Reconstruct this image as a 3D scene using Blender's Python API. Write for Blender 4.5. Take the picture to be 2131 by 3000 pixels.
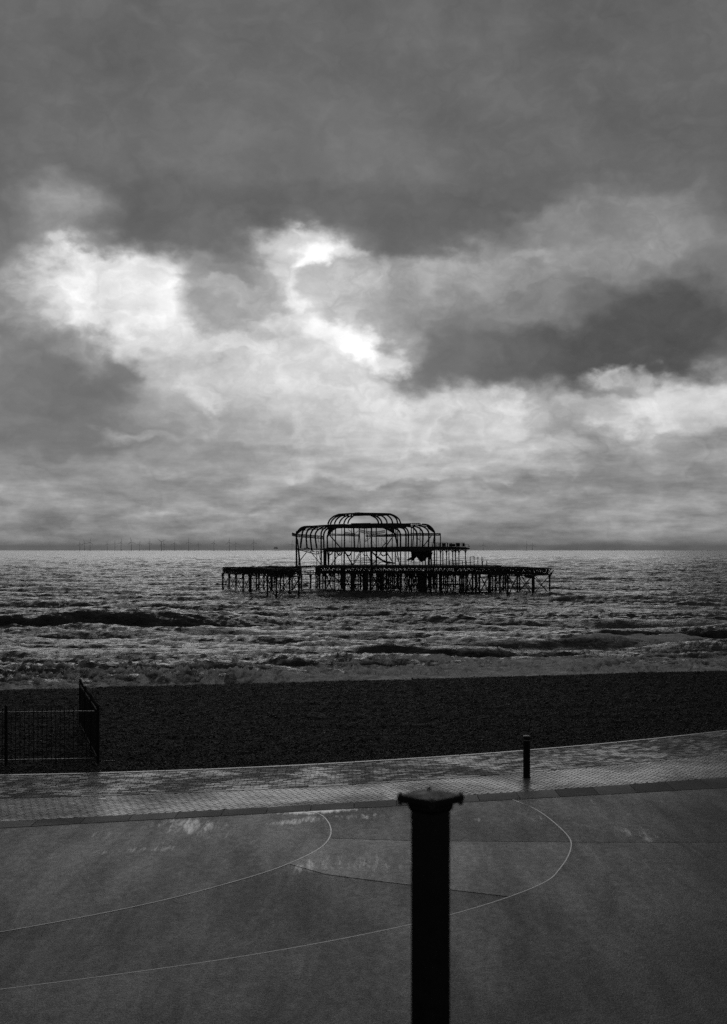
import bpy, math, random
import numpy as np
from mathutils import Vector, Matrix
for o in list(bpy.data.objects): bpy.data.objects.remove(o)
rng = random.Random(7)
NR = np.random.default_rng(11)
SC = bpy.context.scene
COL = SC.collection
R = math.radians

# ------------------------------------------------------------------ camera
CAMZ, F, CX, HY = 5.4, 3800.0, 1065.5, 1611.0     # eye height above promenade, focal length in photo pixels, centre column, horizon row
cam = bpy.data.cameras.new('camera'); camo = bpy.data.objects.new('camera', cam); COL.objects.link(camo)
camo.location = (0, 0, CAMZ); camo.rotation_euler = (R(90), 0, 0)
cam.sensor_fit = 'VERTICAL'; cam.sensor_height = 36; cam.lens = 36*F/3000
cam.shift_y = (HY-1500)/3000
cam.clip_start = 0.05; cam.clip_end = 90000
cam.dof.use_dof = True; cam.dof.focus_distance = 120; cam.dof.aperture_fstop = 8
SC.camera = camo

# ------------------------------------------------------------------ node helpers
class NT:
    def __init__(s, tree): s.t = tree; s.n = tree.nodes; s.l = tree.links
    def node(s, kind, **kw):
        n = s.n.new(kind)
        for k, v in kw.items(): setattr(n, k, v)
        return n
    def put(s, sock, v):
        if hasattr(v, 'is_output') or isinstance(v, bpy.types.NodeSocket): s.l.new(v, sock)
        else: sock.default_value = v
    def math(s, op, a, b=0.0, c=0.0, clamp=False):
        n = s.node('ShaderNodeMath', operation=op, use_clamp=clamp)
        s.put(n.inputs[0], a); s.put(n.inputs[1], b); s.put(n.inputs[2], c); return n.outputs[0]
    def vmath(s, op, a, b=(0, 0, 0), out=0):
        n = s.node('ShaderNodeVectorMath', operation=op)
        s.put(n.inputs[0], a); s.put(n.inputs[1], b); return n.outputs[out]
    def noise(s, vec, scale, detail=4, rough=.55, dist=0.0, out=0):
        n = s.node('ShaderNodeTexNoise'); s.put(n.inputs['Vector'], vec)
        n.inputs['Scale'].default_value = scale; n.inputs['Detail'].default_value = detail
        n.inputs['Roughness'].default_value = rough; n.inputs['Distortion'].default_value = dist
        return n.outputs[out]
    def mrange(s, v, a, b, c=0.0, d=1.0, smooth=True):
        n = s.node('ShaderNodeMapRange', interpolation_type='SMOOTHSTEP' if smooth else 'LINEAR')
        s.put(n.inputs[0], v); s.put(n.inputs[1], a); s.put(n.inputs[2], b); s.put(n.inputs[3], c); s.put(n.inputs[4], d)
        return n.outputs[0]
    def mix(s, f, a, b):
        n = s.node('ShaderNodeMix', data_type='FLOAT')
        s.put(n.inputs[0], f); s.put(n.inputs[2], a); s.put(n.inputs[3], b); return n.outputs[0]
    def mapping(s, vec, loc=(0, 0, 0), rot=(0, 0, 0), scale=(1, 1, 1), kind='POINT'):
        n = s.node('ShaderNodeMapping', vector_type=kind); s.put(n.inputs[0], vec)
        n.inputs['Location'].default_value = loc; n.inputs['Rotation'].default_value = rot; n.inputs['Scale'].default_value = scale
        return n.outputs[0]

# ------------------------------------------------------------------ sky
SUN_AZ, SUN_EL = R(-4.0), R(12.0)
W = bpy.data.worlds.new('World'); SC.world = W; W.use_nodes = True
t = NT(W.node_tree); t.n.clear()
tc = t.node('ShaderNodeTexCoord').outputs['Generated']
sx = t.node('ShaderNodeSeparateXYZ'); t.put(sx.inputs[0], tc)
az = t.math('ARCTAN2', sx.outputs[0], sx.outputs[1])
el = t.math('ARCSINE', sx.outputs[2])
nv = t.mapping(tc, scale=(1, 1, 1.5))
wA = t.vmath('SUBTRACT', t.noise(nv, 6.0, 1, .5, 0, 1), (.5, .5, .5))
wB = t.vmath('SUBTRACT', t.noise(nv, 24.0, 2, .55, 0, 1), (.5, .5, .5))
wC = t.vmath('SUBTRACT', t.noise(nv, 80.0, 4, .58, 0, 1), (.5, .5, .5))
uv = t.node('ShaderNodeCombineXYZ'); t.put(uv.inputs[0], az); t.put(uv.inputs[1], el)
uvw = t.vmath('ADD', uv.outputs[0], t.vmath('MULTIPLY', wA, (.05, .035, 0)))
uvw = t.vmath('ADD', uvw, t.vmath('MULTIPLY', wB, (.056, .042, 0)))
uvw = t.vmath('ADD', uvw, t.vmath('MULTIPLY', wC, (.020, .017, 0)))
def skyang(vx, vy):                    # a point of the 1624-wide view of the photograph as azimuth and elevation
    x, z = (vx*1.3122-CX)/F, (HY-vy*1.3122)/F
    return math.atan(x), math.atan(z*math.cos(math.atan(x)))
PXR = 1.3122/F
L = t.mrange(el, .0, .30, .60, .42)                       # overcast deck: paler towards the horizon all round
# clouds: x, y, half width, half height, tone, softness, rotation in degrees, strength
CLOUDS = [
 (800, 900, 640, 310, .77, .9, 0, 1), (800, 1200, 3500, 60, .635, .8, 0, .95),
 # low bands over the horizon
 (300, 1085, 260, 40, .55, .9, 0, .8), (880, 1090, 330, 20, .56, .95, 0, .8), (1300, 1100, 300, 30, .55, .95, 0, .8), (1400, 1045, 150, 30, .58, .9, 0, .8), (620, 1120, 200, 14, .56, .95, 0, .7),
 (1000, 1055, 240, 24, .70, .7, 0, .8), (430, 1050, 150, 16, .67, .7, 0, .7), (1180, 1070, 100, 14, .68, .6, 0, .6), (700, 1010, 220, 30, .62, .7, 0, .7), (880, 1070, 60, 12, .76, .6, 0, .7),
 # left grey mass with its pale tower
 (190, 850, 200, 150, .47, .5, 0, .97), (200, 990, 240, 62, .47, .6, 0, .9), (210, 870, 120, 84, .43, .9, 0, .7), (560, 940, 190, 70, .60, .7, -10, .85), (480, 1010, 130, 40, .58, .7, 0, .8), (640, 830, 90, 70, .68, .8, 0, .6),
 (385, 830, 52, 60, .73, .4, 30, .9), (400, 890, 80, 60, .69, .5, 0, .85), (470, 878, 46, 22, .80, .4, -18, .9), (450, 855, 30, 30, .77, .4, 0, .8), (330, 920, 80, 40, .60, .8, 0, .6),
 (280, 992, 40, 13, .66, .95, 0, .7), (335, 985, 30, 14, .68, .9, 0, .7), (600, 960, 70, 14, .70, .7, 10, .6),
 # glow in the middle and the pale bank on the right
 (760, 880, 130, 130, .80, .9, 0, .7), (860, 900, 160, 120, .80, .9, 0, .6), (1180, 893, 440, 62, .84, .6, -5, .9), (1420, 885, 150, 90, .88, .5, 0, .95), (1080, 915, 90, 46, .87, .6, 0, .7),
 (930, 960, 110, 30, .84, .7, -8, .7), (1040, 960, 80, 44, .70, .7, 30, .85), (1240, 950, 60, 62, .66, .6, 30, .85), (1150, 960, 80, 40, .82, .6, 0, .7), (1330, 940, 46, 50, .68, .6, -30, .7),
 (1400, 965, 80, 24, .83, .5, 0, .8), (1340, 1005, 120, 26, .64, .6, 20, .7), (1160, 1020, 110, 18, .78, .6, 8, .7), (980, 1020, 90, 20, .66, .6, 0, .6), (780, 960, 70, 40, .70, .8, 0, .5),
 # bright opening on the left
 (250, 640, 190, 105, .90, .5, -8, .97), (330, 690, 90, 40, .94, .6, 0, .7), (200, 610, 80, 40, .95, .8, 0, .6), (340, 740, 130, 40, .86, .6, 0, .85), (230, 700, 90, 18, .97, .8, 0, .6), (270, 700, 40, 40, .84, .8, 0, .5), (210, 775, 80, 34, .58, .7, 0, .75),
 # smoke between the openings
 (480, 640, 95, 80, .60, .45, 0, .92), (540, 590, 100, 55, .52, .6, 15, .92), (560, 680, 110, 50, .64, .6, -8, .85), (600, 630, 40, 50, .54, .6, 0, .7), (560, 760, 120, 28, .86, .7, 0, .8), (500, 628, 60, 14, .70, .7, 12, .7), (540, 720, 80, 20, .60, .8, 0, .6),
 (770, 810, 200, 130, .88, .95, 0, .85),
 # right-hand cloud: pale above, dark base
 (960, 640, 330, 120, .68, .7, 0, .9), (1230, 630, 300, 100, .61, .7, 0, .85), (780, 640, 70, 50, .72, .8, 0, .7), (1150, 560, 180, 40, .66, .8, -4, .7), (1060, 690, 120, 60, .63, .8, 0, .6),
 (1200, 778, 330, 92, .385, .45, 2, .98), (1440, 735, 210, 118, .34, .5, 0, .98), (1000, 785, 140, 50, .43, .7, 18, .95), (1010, 710, 170, 44, .54, .8, 0, .5), (1200, 680, 130, 50, .57, .8, 0, .7), (1390, 800, 110, 34, .36, .6, 0, .8),
 # dark deck over everything
 (640, 195, 1900, 318, .425, .14, 0, .98), (870, 530, 230, 44, .40, .6, -3, .95), (430, 510, 200, 48, .43, .7, 6, .92), (500, 460, 330, 60, .37, .9, 0, .85), (900, 470, 320, 54, .38, .9, 0, .8),
 (1400, 480, 150, 75, .58, .8, 0, .85), (1230, 500, 60, 24, .60, .8, 0, .6), (160, 470, 90, 50, .60, .8, 0, .8), (1080, 365, 260, 50, .47, .95, 0, .7), (420, 330, 330, 44, .45, .95, 0, .6), (1300, 400, 200, 40, .40, .9, 0, .6),
 # sun breaking through
 (690, 560, 110, 60, .74, .95, 0, .7), (640, 680, 50, 110, .78, .95, 0, .5),
 (680, 530, 75, 34, .84, .7, 4, .95), (705, 550, 52, 22, .98, .7, -6, .95), (706, 560, 30, 18, 1.02, .9, 0, .9), (632, 590, 30, 50, .80, .7, 12, .9), (650, 660, 22, 60, .86, .7, -8, .9), (620, 705, 50, 16, .84, .7, -10, .8), (770, 560, 40, 12, .84, .8, 0, .7),
 (700, 735, 46, 26, .92, .6, -24, .95), (760, 765, 80, 30, .99, .8, -20, .95), (825, 790, 52, 30, 1.03, .8, -20, .93), (850, 812, 36, 24, .92, .8, 0, .85), (880, 780, 40, 30, .72, .8, 0, .5),
 (385, 1138, 70, 6, .72, .95, 0, .5), (1380, 838, 46, 24, .86, .6, 0, .8), (1460, 850, 40, 26, .84, .7, 0, .7),
]
su_ = t.node('ShaderNodeSeparateXYZ'); t.put(su_.inputs[0], uvw)
for (x, y, hw, hh, tone, soft, rot, st) in CLOUDS:
    u, v = skyang(x, y)
    cv = t.node('ShaderNodeCombineXYZ'); t.put(cv.inputs[0], su_.outputs[0]); t.put(cv.inputs[1], su_.outputs[1]); t.put(cv.inputs[2], L)
    a, b = 1/(hw*PXR), 1/(hh*PXR)
    if abs(rot) < 11:
        n = t.node('ShaderNodeVectorMath', operation='MULTIPLY_ADD'); t.put(n.inputs[0], cv.outputs[0]); n.inputs[1].default_value = (a, b, 0); n.inputs[2].default_value = (-u*a, -v*b, 0); m = n.outputs[0]
    else: m = t.mapping(cv.outputs[0], (u, v, 0), (0, 0, R(rot)), (hw*PXR, hh*PXR, 1e6), 'TEXTURE')
    d = t.vmath('LENGTH', m, out=1)
    L = t.mix(t.mrange(d, 1+soft, 1-soft, 0, st), L, tone)
# billows: detail on top of the layout, flatter towards the horizon
b1 = t.noise(t.mapping(tc, scale=(1, 1, 1.4)), 15.0, 6, .56)
b2 = t.noise(t.mapping(tc, scale=(1, 1, 4.2)), 20.0, 6, .58)
bil = t.math('ABSOLUTE', t.math('SUBTRACT', t.noise(t.mapping(uvw, scale=(1, 1.25, 1)), 30.0, 5, .55, .0), .5))
low = t.mrange(el, .015, .15, 1, 0)
bb = t.math('SUBTRACT', t.mix(low, b1, b2), .5)
top = t.mrange(L, .42, .72, .30, 1.0)                     # smooth undersides, worked edges where the light comes through
L = t.math('ADD', L, t.math('MULTIPLY', t.math('MULTIPLY', bb, t.mrange(low, 0, 1, .46, .68)), top))
L = t.math('ADD', L, t.math('MULTIPLY', t.math('MULTIPLY', t.math('SUBTRACT', bil, .075), .44), t.math('MULTIPLY', top, t.mrange(low, 0, 1, 1, .75))))
L = t.math('MAXIMUM', L, .30)
# far sky behind and above carries on in the same cloud tones
lin = t.math('POWER', t.math('ADD', t.math('MULTIPLY', L, 1.1), -.075), 2.25)
cloudbg = t.node('ShaderNodeBackground'); t.put(cloudbg.inputs[0], lin); cloudbg.inputs[1].default_value = 2.83
sky = t.node('ShaderNodeTexSky', sky_type='NISHITA'); sky.sun_disc = False
sky.sun_elevation = SUN_EL; sky.sun_rotation = SUN_AZ; sky.air_density = 2; sky.dust_density = 3
bw = t.node('ShaderNodeRGBToBW'); t.put(bw.inputs[0], sky.outputs[0])
skybg = t.node('ShaderNodeBackground'); t.put(skybg.inputs[0], bw.outputs[0]); skybg.inputs[1].default_value = 0.12
mx = t.node('ShaderNodeMixShader'); mx.inputs[0].default_value = .97
t.l.new(skybg.outputs[0], mx.inputs[1]); t.l.new(cloudbg.outputs[0], mx.inputs[2])
wo = t.node('ShaderNodeOutputWorld'); t.l.new(mx.outputs[0], wo.inputs[0])
W.cycles.sampling_method = 'MANUAL'; W.cycles.sample_map_resolution = 512

# ------------------------------------------------------------------ sun behind the clouds, exposure
sl = bpy.data.lights.new('sun', 'SUN'); sl.energy = .5; sl.angle = R(36); sl.color = (1, 1, 1)
so = bpy.data.objects.new('sun', sl); COL.objects.link(so)
sd = Vector((math.sin(SUN_AZ)*math.cos(SUN_EL), math.cos(SUN_AZ)*math.cos(SUN_EL), math.sin(SUN_EL)))
so.rotation_euler = sd.to_track_quat('Z', 'Y').to_euler(); so.location = (0, 60, 60)
SC.view_settings.view_transform = 'Standard'; SC.view_settings.look = 'None'
SC.view_settings.exposure = -1.5; SC.view_settings.gamma = 1
SC.render.engine = 'CYCLES'
SC.cycles.use_denoising = False; SC.cycles.max_bounces = 4; SC.cycles.diffuse_bounces = 2; SC.cycles.glossy_bounces = 3; SC.cycles.volume_bounces = 0; SC.cycles.caustics_reflective = False; SC.cycles.caustics_refractive = False
SC.cycles.use_adaptive_sampling = False
SC.cycles.sample_clamp_indirect = 4

# ------------------------------------------------------------------ materials
def material(name, base=.1, rough=.6, spec=.5, build=None, metal=0.0, ior=1.45):
    m = bpy.data.materials.new(name); m.use_nodes = True
    p = m.node_tree.nodes['Principled BSDF']
    p.inputs['Base Color'].default_value = (base, base, base, 1); p.inputs['Roughness'].default_value = rough
    p.inputs['Specular IOR Level'].default_value = spec; p.inputs['Metallic'].default_value = metal; p.inputs['IOR'].default_value = ior
    if build: build(NT(m.node_tree), p)
    return m
def grey(t, p, v):
    c = t.node('ShaderNodeCombineColor')
    for i in range(3): t.put(c.inputs[i], v)
    t.l.new(c.outputs[0], p.inputs['Base Color'])
def bump(t, p, h, strength, dist):
    b = t.node('ShaderNodeBump'); b.inputs['Strength'].default_value = strength; b.inputs['Distance'].default_value = dist
    t.put(b.inputs['Height'], h); t.l.new(b.outputs[0], p.inputs['Normal'])
def obco(t): return t.node('ShaderNodeTexCoord').outputs['Object']
def geo(t): return t.node('ShaderNodeNewGeometry').outputs['Position']

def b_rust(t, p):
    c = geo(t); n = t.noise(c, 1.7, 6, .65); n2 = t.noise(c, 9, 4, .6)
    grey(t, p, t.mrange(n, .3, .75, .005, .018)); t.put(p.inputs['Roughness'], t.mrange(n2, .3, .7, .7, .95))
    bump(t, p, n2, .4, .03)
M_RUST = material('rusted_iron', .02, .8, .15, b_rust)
def b_wood(t, p):
    c = t.mapping(geo(t), scale=(.4, 5, 2)); n = t.noise(c, 2, 5, .6)
    grey(t, p, t.mrange(n, .3, .7, .008, .024)); bump(t, p, n, .4, .02)
M_WOOD = material('weathered_timber', .025, .8, .12, b_wood)
def b_black(t, p):
    c = obco(t); n = t.noise(c, 40, 5, .6)
    grey(t, p, t.mrange(n, .3, .7, .003, .008)); t.put(p.inputs['Roughness'], t.mrange(n, .35, .7, .5, .75)); bump(t, p, n, .15, .002)
M_BLACK = material('black_painted_iron', .01, .5, .2, b_black)
def b_galv(t, p):
    c = obco(t); n = t.noise(c, 30, 4, .6)
    grey(t, p, t.mrange(n, .3, .7, .02, .05)); t.put(p.inputs['Roughness'], t.mrange(n, .3, .7, .3, .5))
M_RAIL = material('wet_painted_rail', .03, .3, .6, b_galv)
M_CAP = material('bollard_cap_metal', .22, .4, .5, lambda t, p: grey(t, p, t.mrange(t.noise(obco(t), 25, 4), .3, .7, .12, .25)))
M_TURB = material('turbine_paint', .22, .6, .3, lambda t, p: grey(t, p, t.mrange(t.noise(geo(t), .1, 2), .3, .7, .35, .45)))

def b_concrete(t, p):
    c = geo(t)
    sweep = t.noise(t.mapping(c, rot=(0, 0, R(20)), scale=(2.2, .4, 1)), .8, 8, .68, .6)      # faint draining streaks
    brush = t.noise(t.mapping(c, rot=(0, 0, R(32)), scale=(7.5, .9, 1)), 1.1, 8, .72, .3)
    big = t.noise(t.mapping(c, scale=(.7, .35, 1)), .45, 3, .5)
    fine = t.noise(t.mapping(c, scale=(1, .4, 1)), 46, 3, .7); mid = t.noise(t.mapping(c, scale=(1, .5, 1)), 9, 5, .68)
    spot = t.mrange(t.noise(t.mapping(c, scale=(1, .7, 1)), 3.1, 2, .5), .73, .76)
    wet = t.math('ADD', t.math('MULTIPLY', sweep, .5), t.math('MULTIPLY', big, .5))
    m = t.mrange(wet, .36, .66)
    # where water still stands: x, y, half width, half depth on the ground, turn
    film = t.math('MULTIPLY', m, .0)
    for (px, py, rx, ry, rot, st) in [(560, 2418, .75, .9, 25, 1.0), (620, 2440, .5, .9, 30, .7), (340, 2450, .7, 1.0, 30, .55), (420, 2490, 1.6, .28, 12, .75), (870, 2406, 1.0, .32, 40, .9), (930, 2372, 1.0, .4, 14, 1.6),
                                      (900, 2535, .6, .55, -35, .85), (1040, 2530, 1.5, .9, -30, .68), (1050, 2392, .9, .35, 0, .8), (1250, 2530, .9, 1.2, -35, .65), (1880, 2445, .6, .9, 30, .75), (1480, 2400, 1.6, .3, 5, .6), (700, 2480, 1.4, .4, 15, .45), (1750, 2345, 1.6, .4, 14, .5)]:
        d = (5.4)*3800/(py-1611.0); x0, y0 = (px-1065.5)/3800*d, d
        q = t.mapping(c, (x0, y0, 0), (0, 0, R(rot)), (rx*1.3, ry*1.5, 1e5), 'TEXTURE')
        film = t.math('MAXIMUM', film, t.mrange(t.vmath('LENGTH', q, out=1), 1.4, .0, 0, st*.95))
    film = t.mrange(t.math('ADD', t.math('MULTIPLY', film, .40), t.math('ADD', t.math('MULTIPLY', brush, .95), t.math('MULTIPLY', fine, .2))), .795, 1.10)
    alb = t.math('MULTIPLY', t.mrange(mid, .3, .7, .016, .036), t.mrange(fine, .3, .7, .45, 1.55))
    grey(t, p, t.mix(spot, alb, .01))
    r = t.math('ADD', t.mix(m, .47, .37), t.math('MULTIPLY', t.math('SUBTRACT', mid, .5), .3))
    t.put(p.inputs['Roughness'], t.mix(film, r, .16))
    t.put(p.inputs['Specular IOR Level'], t.mix(film, t.math('MULTIPLY', t.math('MULTIPLY', t.mix(m, .11, .20), t.mrange(fine, .3, .7, .5, 1.5)), t.node('ShaderNodeAttribute', attribute_type='OBJECT', attribute_name='finish').outputs['Fac']), .55))
    b = t.node('ShaderNodeBump'); b.inputs['Distance'].default_value = .006; t.put(b.inputs['Strength'], t.mix(film, .8, .06))
    t.put(b.inputs['Height'], t.math('ADD', fine, t.math('MULTIPLY', mid, 1.2)))
    t.l.new(b.outputs[0], p.inputs['Normal'])
M_CONC = material('wet_concrete', .09, .4, .5, b_concrete)
def b_paver(lo, hi, r0, r1, smax=.46, rw=.25):
    def f(t, p):
        c = geo(t); isl = t.noise(t.mapping(c, rot=(0, 0, R(-18)), scale=(.45, .5, 1)), .9, 5, .6, .5)
        ri = t.node('ShaderNodeNewGeometry').outputs['Random Per Island']; ro = t.node('ShaderNodeObjectInfo').outputs['Random']
        rnd = t.math('FRACT', t.math('ADD', ri, ro)); fine = t.noise(c, 60, 3, .6)
        grey(t, p, t.math('MULTIPLY', t.mix(rnd, lo, hi), t.mrange(fine, .3, .7, .8, 1.2)))
        w_ = t.math('ADD', t.math('MULTIPLY', isl, 1-rw), t.math('MULTIPLY', rnd, rw))
        t.put(p.inputs['Roughness'], t.mrange(w_, .36, .68, r1, r0))
        t.put(p.inputs['Specular IOR Level'], t.mrange(w_, .34, .70, .12, smax))
        bump(t, p, fine, .5, .003)
    return f
M_PAVE = material('wet_paving_block', .06, .4, .5, b_paver(.02, .06, .24, .60, .34, .22))
M_HERR = material('wet_herringbone_block', .09, .4, .5, b_paver(.085, .12, .20, .40, .36, .07))
M_KERB = material('kerb_stone', .06, .45, .4, b_paver(.022, .032, .5, .6, .17))
M_KERBW = material('wet_kerb_stone', .16, .15, .5, b_paver(.10, .18, .12, .3))
M_MORTAR = material('joint_sand', .02, .9, .2, lambda t, p: grey(t, p, t.mrange(t.noise(geo(t), 40, 3), .3, .7, .012, .03)))
M_INLAY = material('worn_inlay_strip', .3, .25, .5, lambda t, p: (grey(t, p, t.mrange(t.noise(geo(t), 1.6, 6, .7), .36, .66, .03, .24))))
M_EDGE = material('pale_edging', .3, .3, .5, lambda t, p: (grey(t, p, t.mrange(t.noise(geo(t), 1.2, 5, .6), .35, .7, .06, .34))))
def b_beach(t, p):
    c = geo(t); v = t.node('ShaderNodeTexVoronoi'); t.put(v.inputs[0], c); v.inputs['Scale'].default_value = 17
    n = t.noise(c, 26, 3, .6); grey(t, p, t.math('MULTIPLY', t.mrange(n, .3, .7, .004, .018), .9))
    h = t.math('SUBTRACT', 1.0, v.outputs['Distance']); bump(t, p, h, 1.0, .05)
M_BEACH = material('wet_shingle', .02, .7, .12, b_beach)
def b_peb(t, p):
    g = t.node('ShaderNodeNewGeometry'); r = g.outputs['Random Per Island']
    grey(t, p, t.math('MULTIPLY', t.math('POWER', r, 5.0), .17)); t.put(p.inputs['Roughness'], t.mrange(r, 0, 1, .42, .8))
M_PEB = material('wet_pebble', .03, .5, .2, b_peb)

# ------------------------------------------------------------------ mesh helpers
def mesh_np(name, v, f, mat, smooth=False):
    v = np.asarray(v, np.float32); f = np.asarray(f, np.int32); k = f.shape[1]
    m = bpy.data.meshes.new(name); m.vertices.add(len(v)); m.vertices.foreach_set('co', v.ravel())
    m.loops.add(f.size); m.loops.foreach_set('vertex_index', f.ravel())
    m.polygons.add(len(f)); m.polygons.foreach_set('loop_start', np.arange(0, f.size, k, dtype=np.int32))
    m.polygons.foreach_set('loop_total', np.full(len(f), k, np.int32))
    if smooth: m.polygons.foreach_set('use_smooth', np.ones(len(f), bool))
    m.update(calc_edges=True); m.materials.append(mat); return m
class MB:
    def __init__(s): s.v = []; s.f = []
    def add(s, vs, fs): b = len(s.v); s.v += [tuple(x) for x in vs]; s.f += [tuple(b+i for i in q) for q in fs]; return s
    def box(s, lo, hi):
        (a, b, c), (d, e, f) = lo, hi
        return s.add([(a,b,c),(d,b,c),(d,e,c),(a,e,c),(a,b,f),(d,b,f),(d,e,f),(a,e,f)], [(3,2,1,0),(4,5,6,7),(0,1,5,4),(1,2,6,5),(2,3,7,6),(3,0,4,7)])
    def beam(s, p, q, w, h=None, up=(0, 0, 1)):         # rectangular bar from p to q
        return s.sweep([p, q], w, h or w, 4, up, True)
    def sweep(s, pts, w, h=None, n=6, up=(0, 0, 1), square=False):
        pts = [Vector(a) for a in pts]; h = h or w; rings = []
        for i, a in enumerate(pts):
            d = (pts[min(i+1, len(pts)-1)] - pts[max(i-1, 0)]).normalized(); u = Vector(up)
            if abs(d.dot(u)) > .95: u = Vector((0, 1, 0)) if abs(d.y) < .9 else Vector((1, 0, 0))
            x = d.cross(u).normalized(); y = x.cross(d).normalized()
            if square: ring = [a+x*(sx*w/2)+y*(sy*h/2) for sx, sy in ((-1,-1),(1,-1),(1,1),(-1,1))]
            else: ring = [a+x*(math.cos(6.2832*k/n)*w/2)+y*(math.sin(6.2832*k/n)*h/2) for k in range(n)]
            rings.append(ring)
        n = len(rings[0]); vs = [p for r in rings for p in r]; fs = []
        for i in range(len(rings)-1):
            for k in range(n):
                a, b = i*n+k, i*n+(k+1) % n; fs.append((a, b, b+n, a+n))
        fs.append(tuple(range(n-1, -1, -1))); fs.append(tuple(range((len(rings)-1)*n, len(rings)*n)))
        return s.add(vs, fs)
    def lathe(s, prof, n=16, c=(0, 0, 0), off=0.0):     # prof: (radius, z) from bottom to top
        vs = [(c[0]+r*math.cos(6.28318*k/n+off), c[1]+r*math.sin(6.28318*k/n+off), c[2]+z) for r, z in prof for k in range(n)]
        fs = [(i*n+k, i*n+(k+1) % n, (i+1)*n+(k+1) % n, (i+1)*n+k) for i in range(len(prof)-1) for k in range(n)]
        fs.append(tuple(range(n-1, -1, -1))); fs.append(tuple(range((len(prof)-1)*n, len(prof)*n)))
        return s.add(vs, fs)
    def prism(s, poly, z0, z1):
        n = len(poly); ar = sum(poly[i][0]*poly[(i+1) % n][1]-poly[(i+1) % n][0]*poly[i][1] for i in range(n))
        if ar < 0: poly = poly[::-1]
        vs = [(x, y, z0) for x, y in poly]+[(x, y, z1) for x, y in poly]
        fs = [tuple(range(n-1, -1, -1)), tuple(range(n, 2*n))]+[(i, (i+1) % n, n+(i+1) % n, n+i) for i in range(n)]
        return s.add(vs, fs)
    def mesh(s, name, mat, smooth=False):
        m = bpy.data.meshes.new(name); m.from_pydata(s.v, [], s.f); m.update()
        if smooth: m.polygons.foreach_set('use_smooth', [True]*len(m.polygons))
        m.materials.append(mat); return m
    def build(s, name, mat, parent=None, smooth=False): return link(name, s.mesh(name, mat, smooth), parent)
def link(name, mesh, parent=None):
    o = bpy.data.objects.new(name, mesh); COL.objects.link(o)
    if parent is not None: o.parent = parent; o.matrix_parent_inverse = Matrix.Translation(parent.location).inverted() if parent.rotation_euler.z == 0 else Matrix()
    return o
def tag(o, label=None, cat=None, group=None, kind=None):
    for k, v in (('label', label), ('category', cat), ('group', group), ('kind', kind)):
        if v: o[k] = v
    return o
def thing(name, label, cat, loc=(0, 0, 0), group=None):
    o = bpy.data.objects.new(name, None); COL.objects.link(o); o.location = loc; o.empty_display_size = .5
    return tag(o, label, cat, group)
def P(px, py, Y): return Vector(((px-CX)/F*Y, Y, CAMZ+(HY-py)/F*Y))
def PG(px, py, z=0.0):                                   # pixel to a point on a level surface
    d = (CAMZ-z)*F/(py-HY); return Vector(((px-CX)/F*d, d, z))
def spline(pts, n=8):
    pts = [Vector(p) for p in pts]; out = []
    for i in range(len(pts)-1):
        p0, p1, p2, p3 = pts[max(i-1, 0)], pts[i], pts[i+1], pts[min(i+2, len(pts)-1)]
        for k in range(n):
            u = k/n; out.append(.5*((2*p1)+(p2-p0)*u+(2*p0-5*p1+4*p2-p3)*u*u+(3*p1-p0-3*p2+p3)*u**3))
    return out+[pts[-1]]

# ------------------------------------------------------------------ sea
SEA = CAMZ-11.0
def ocean(N, Lm, wdir, spread, lmin, lmax, pk, std, seed):
    g = np.random.default_rng(seed); k1 = 2*np.pi*np.fft.fftfreq(N, Lm/N)
    kx, ky = np.meshgrid(k1, k1, indexing='ij'); k = np.hypot(kx, ky); k[0, 0] = 1
    lam = 2*np.pi/k; cosd = (kx*math.cos(wdir)+ky*math.sin(wdir))/k
    S = k**-3.6*np.exp(-1.25*(lam/pk)**2)*np.abs(cosd)**spread
    S *= (lam > lmin)*(lam < lmax)
    h0 = np.sqrt(S)*(g.normal(size=(N, N))+1j*g.normal(size=(N, N))); h0[0, 0] = 0
    f = lambda a: np.fft.ifft2(a).real
    h = f(h0); sc = std/h.std(); dx = f(-1j*kx/k*h0)*sc; dy = f(-1j*ky/k*h0)*sc
    jx = f(kx*kx/k*h0)*sc; jy = f(ky*ky/k*h0)*sc
    return h*sc, dx, dy, jx+jy, Lm
def samp(A, Lm, x, y):
    N = A.shape[0]; u = x/Lm*N; v = y/Lm*N; i = np.floor(u).astype(np.int64); j = np.floor(v).astype(np.int64)
    a = (u-i).astype(np.float32); b = (v-j).astype(np.float32); i %= N; j %= N; i2 = (i+1) % N; j2 = (j+1) % N
    return A[i, j]*(1-a)*(1-b)+A[i2, j]*a*(1-b)+A[i, j2]*(1-a)*b+A[i2, j2]*a*b
def sstep(a, b, x): q = np.clip((x-a)/(b-a), 0, 1); return q*q*(3-2*q)
oA = ocean(1024, 411.0, R(-95), 14, 5.0, 80, 30, .36, 5)
oB = ocean(512, 71.0, R(-86), 3.0, .45, 8, 4.2, .115, 9)
rr = [74.0]
while rr[-1] < 60000:  # rows open out with distance
    r = rr[-1]
    dr = .42 if r < 180 else .42+(r-180)*.0020 if r < 460 else .98*(r/460)**1.6
    rr.append(r+dr)
rr = np.array(rr)
aa = np.concatenate([np.linspace(-80, -19.5, 26), np.linspace(-19, 19, 540), np.linspace(19.5, 80, 26)])*math.pi/180
RR, AA = np.meshgrid(rr, aa, indexing='ij')
X = RR*np.sin(AA); Y = RR*np.cos(AA)
fa = 1.15-.7*sstep(2500, 9000, RR); fb = 1-sstep(700, 2600, RR)
edge = sstep(22*math.pi/180, 19*math.pi/180, np.abs(AA)); fb = fb*edge
ca, sa = math.cos(.3), math.sin(.3)
X2, Y2 = X*ca-Y*sa, X*sa+Y*ca
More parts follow.
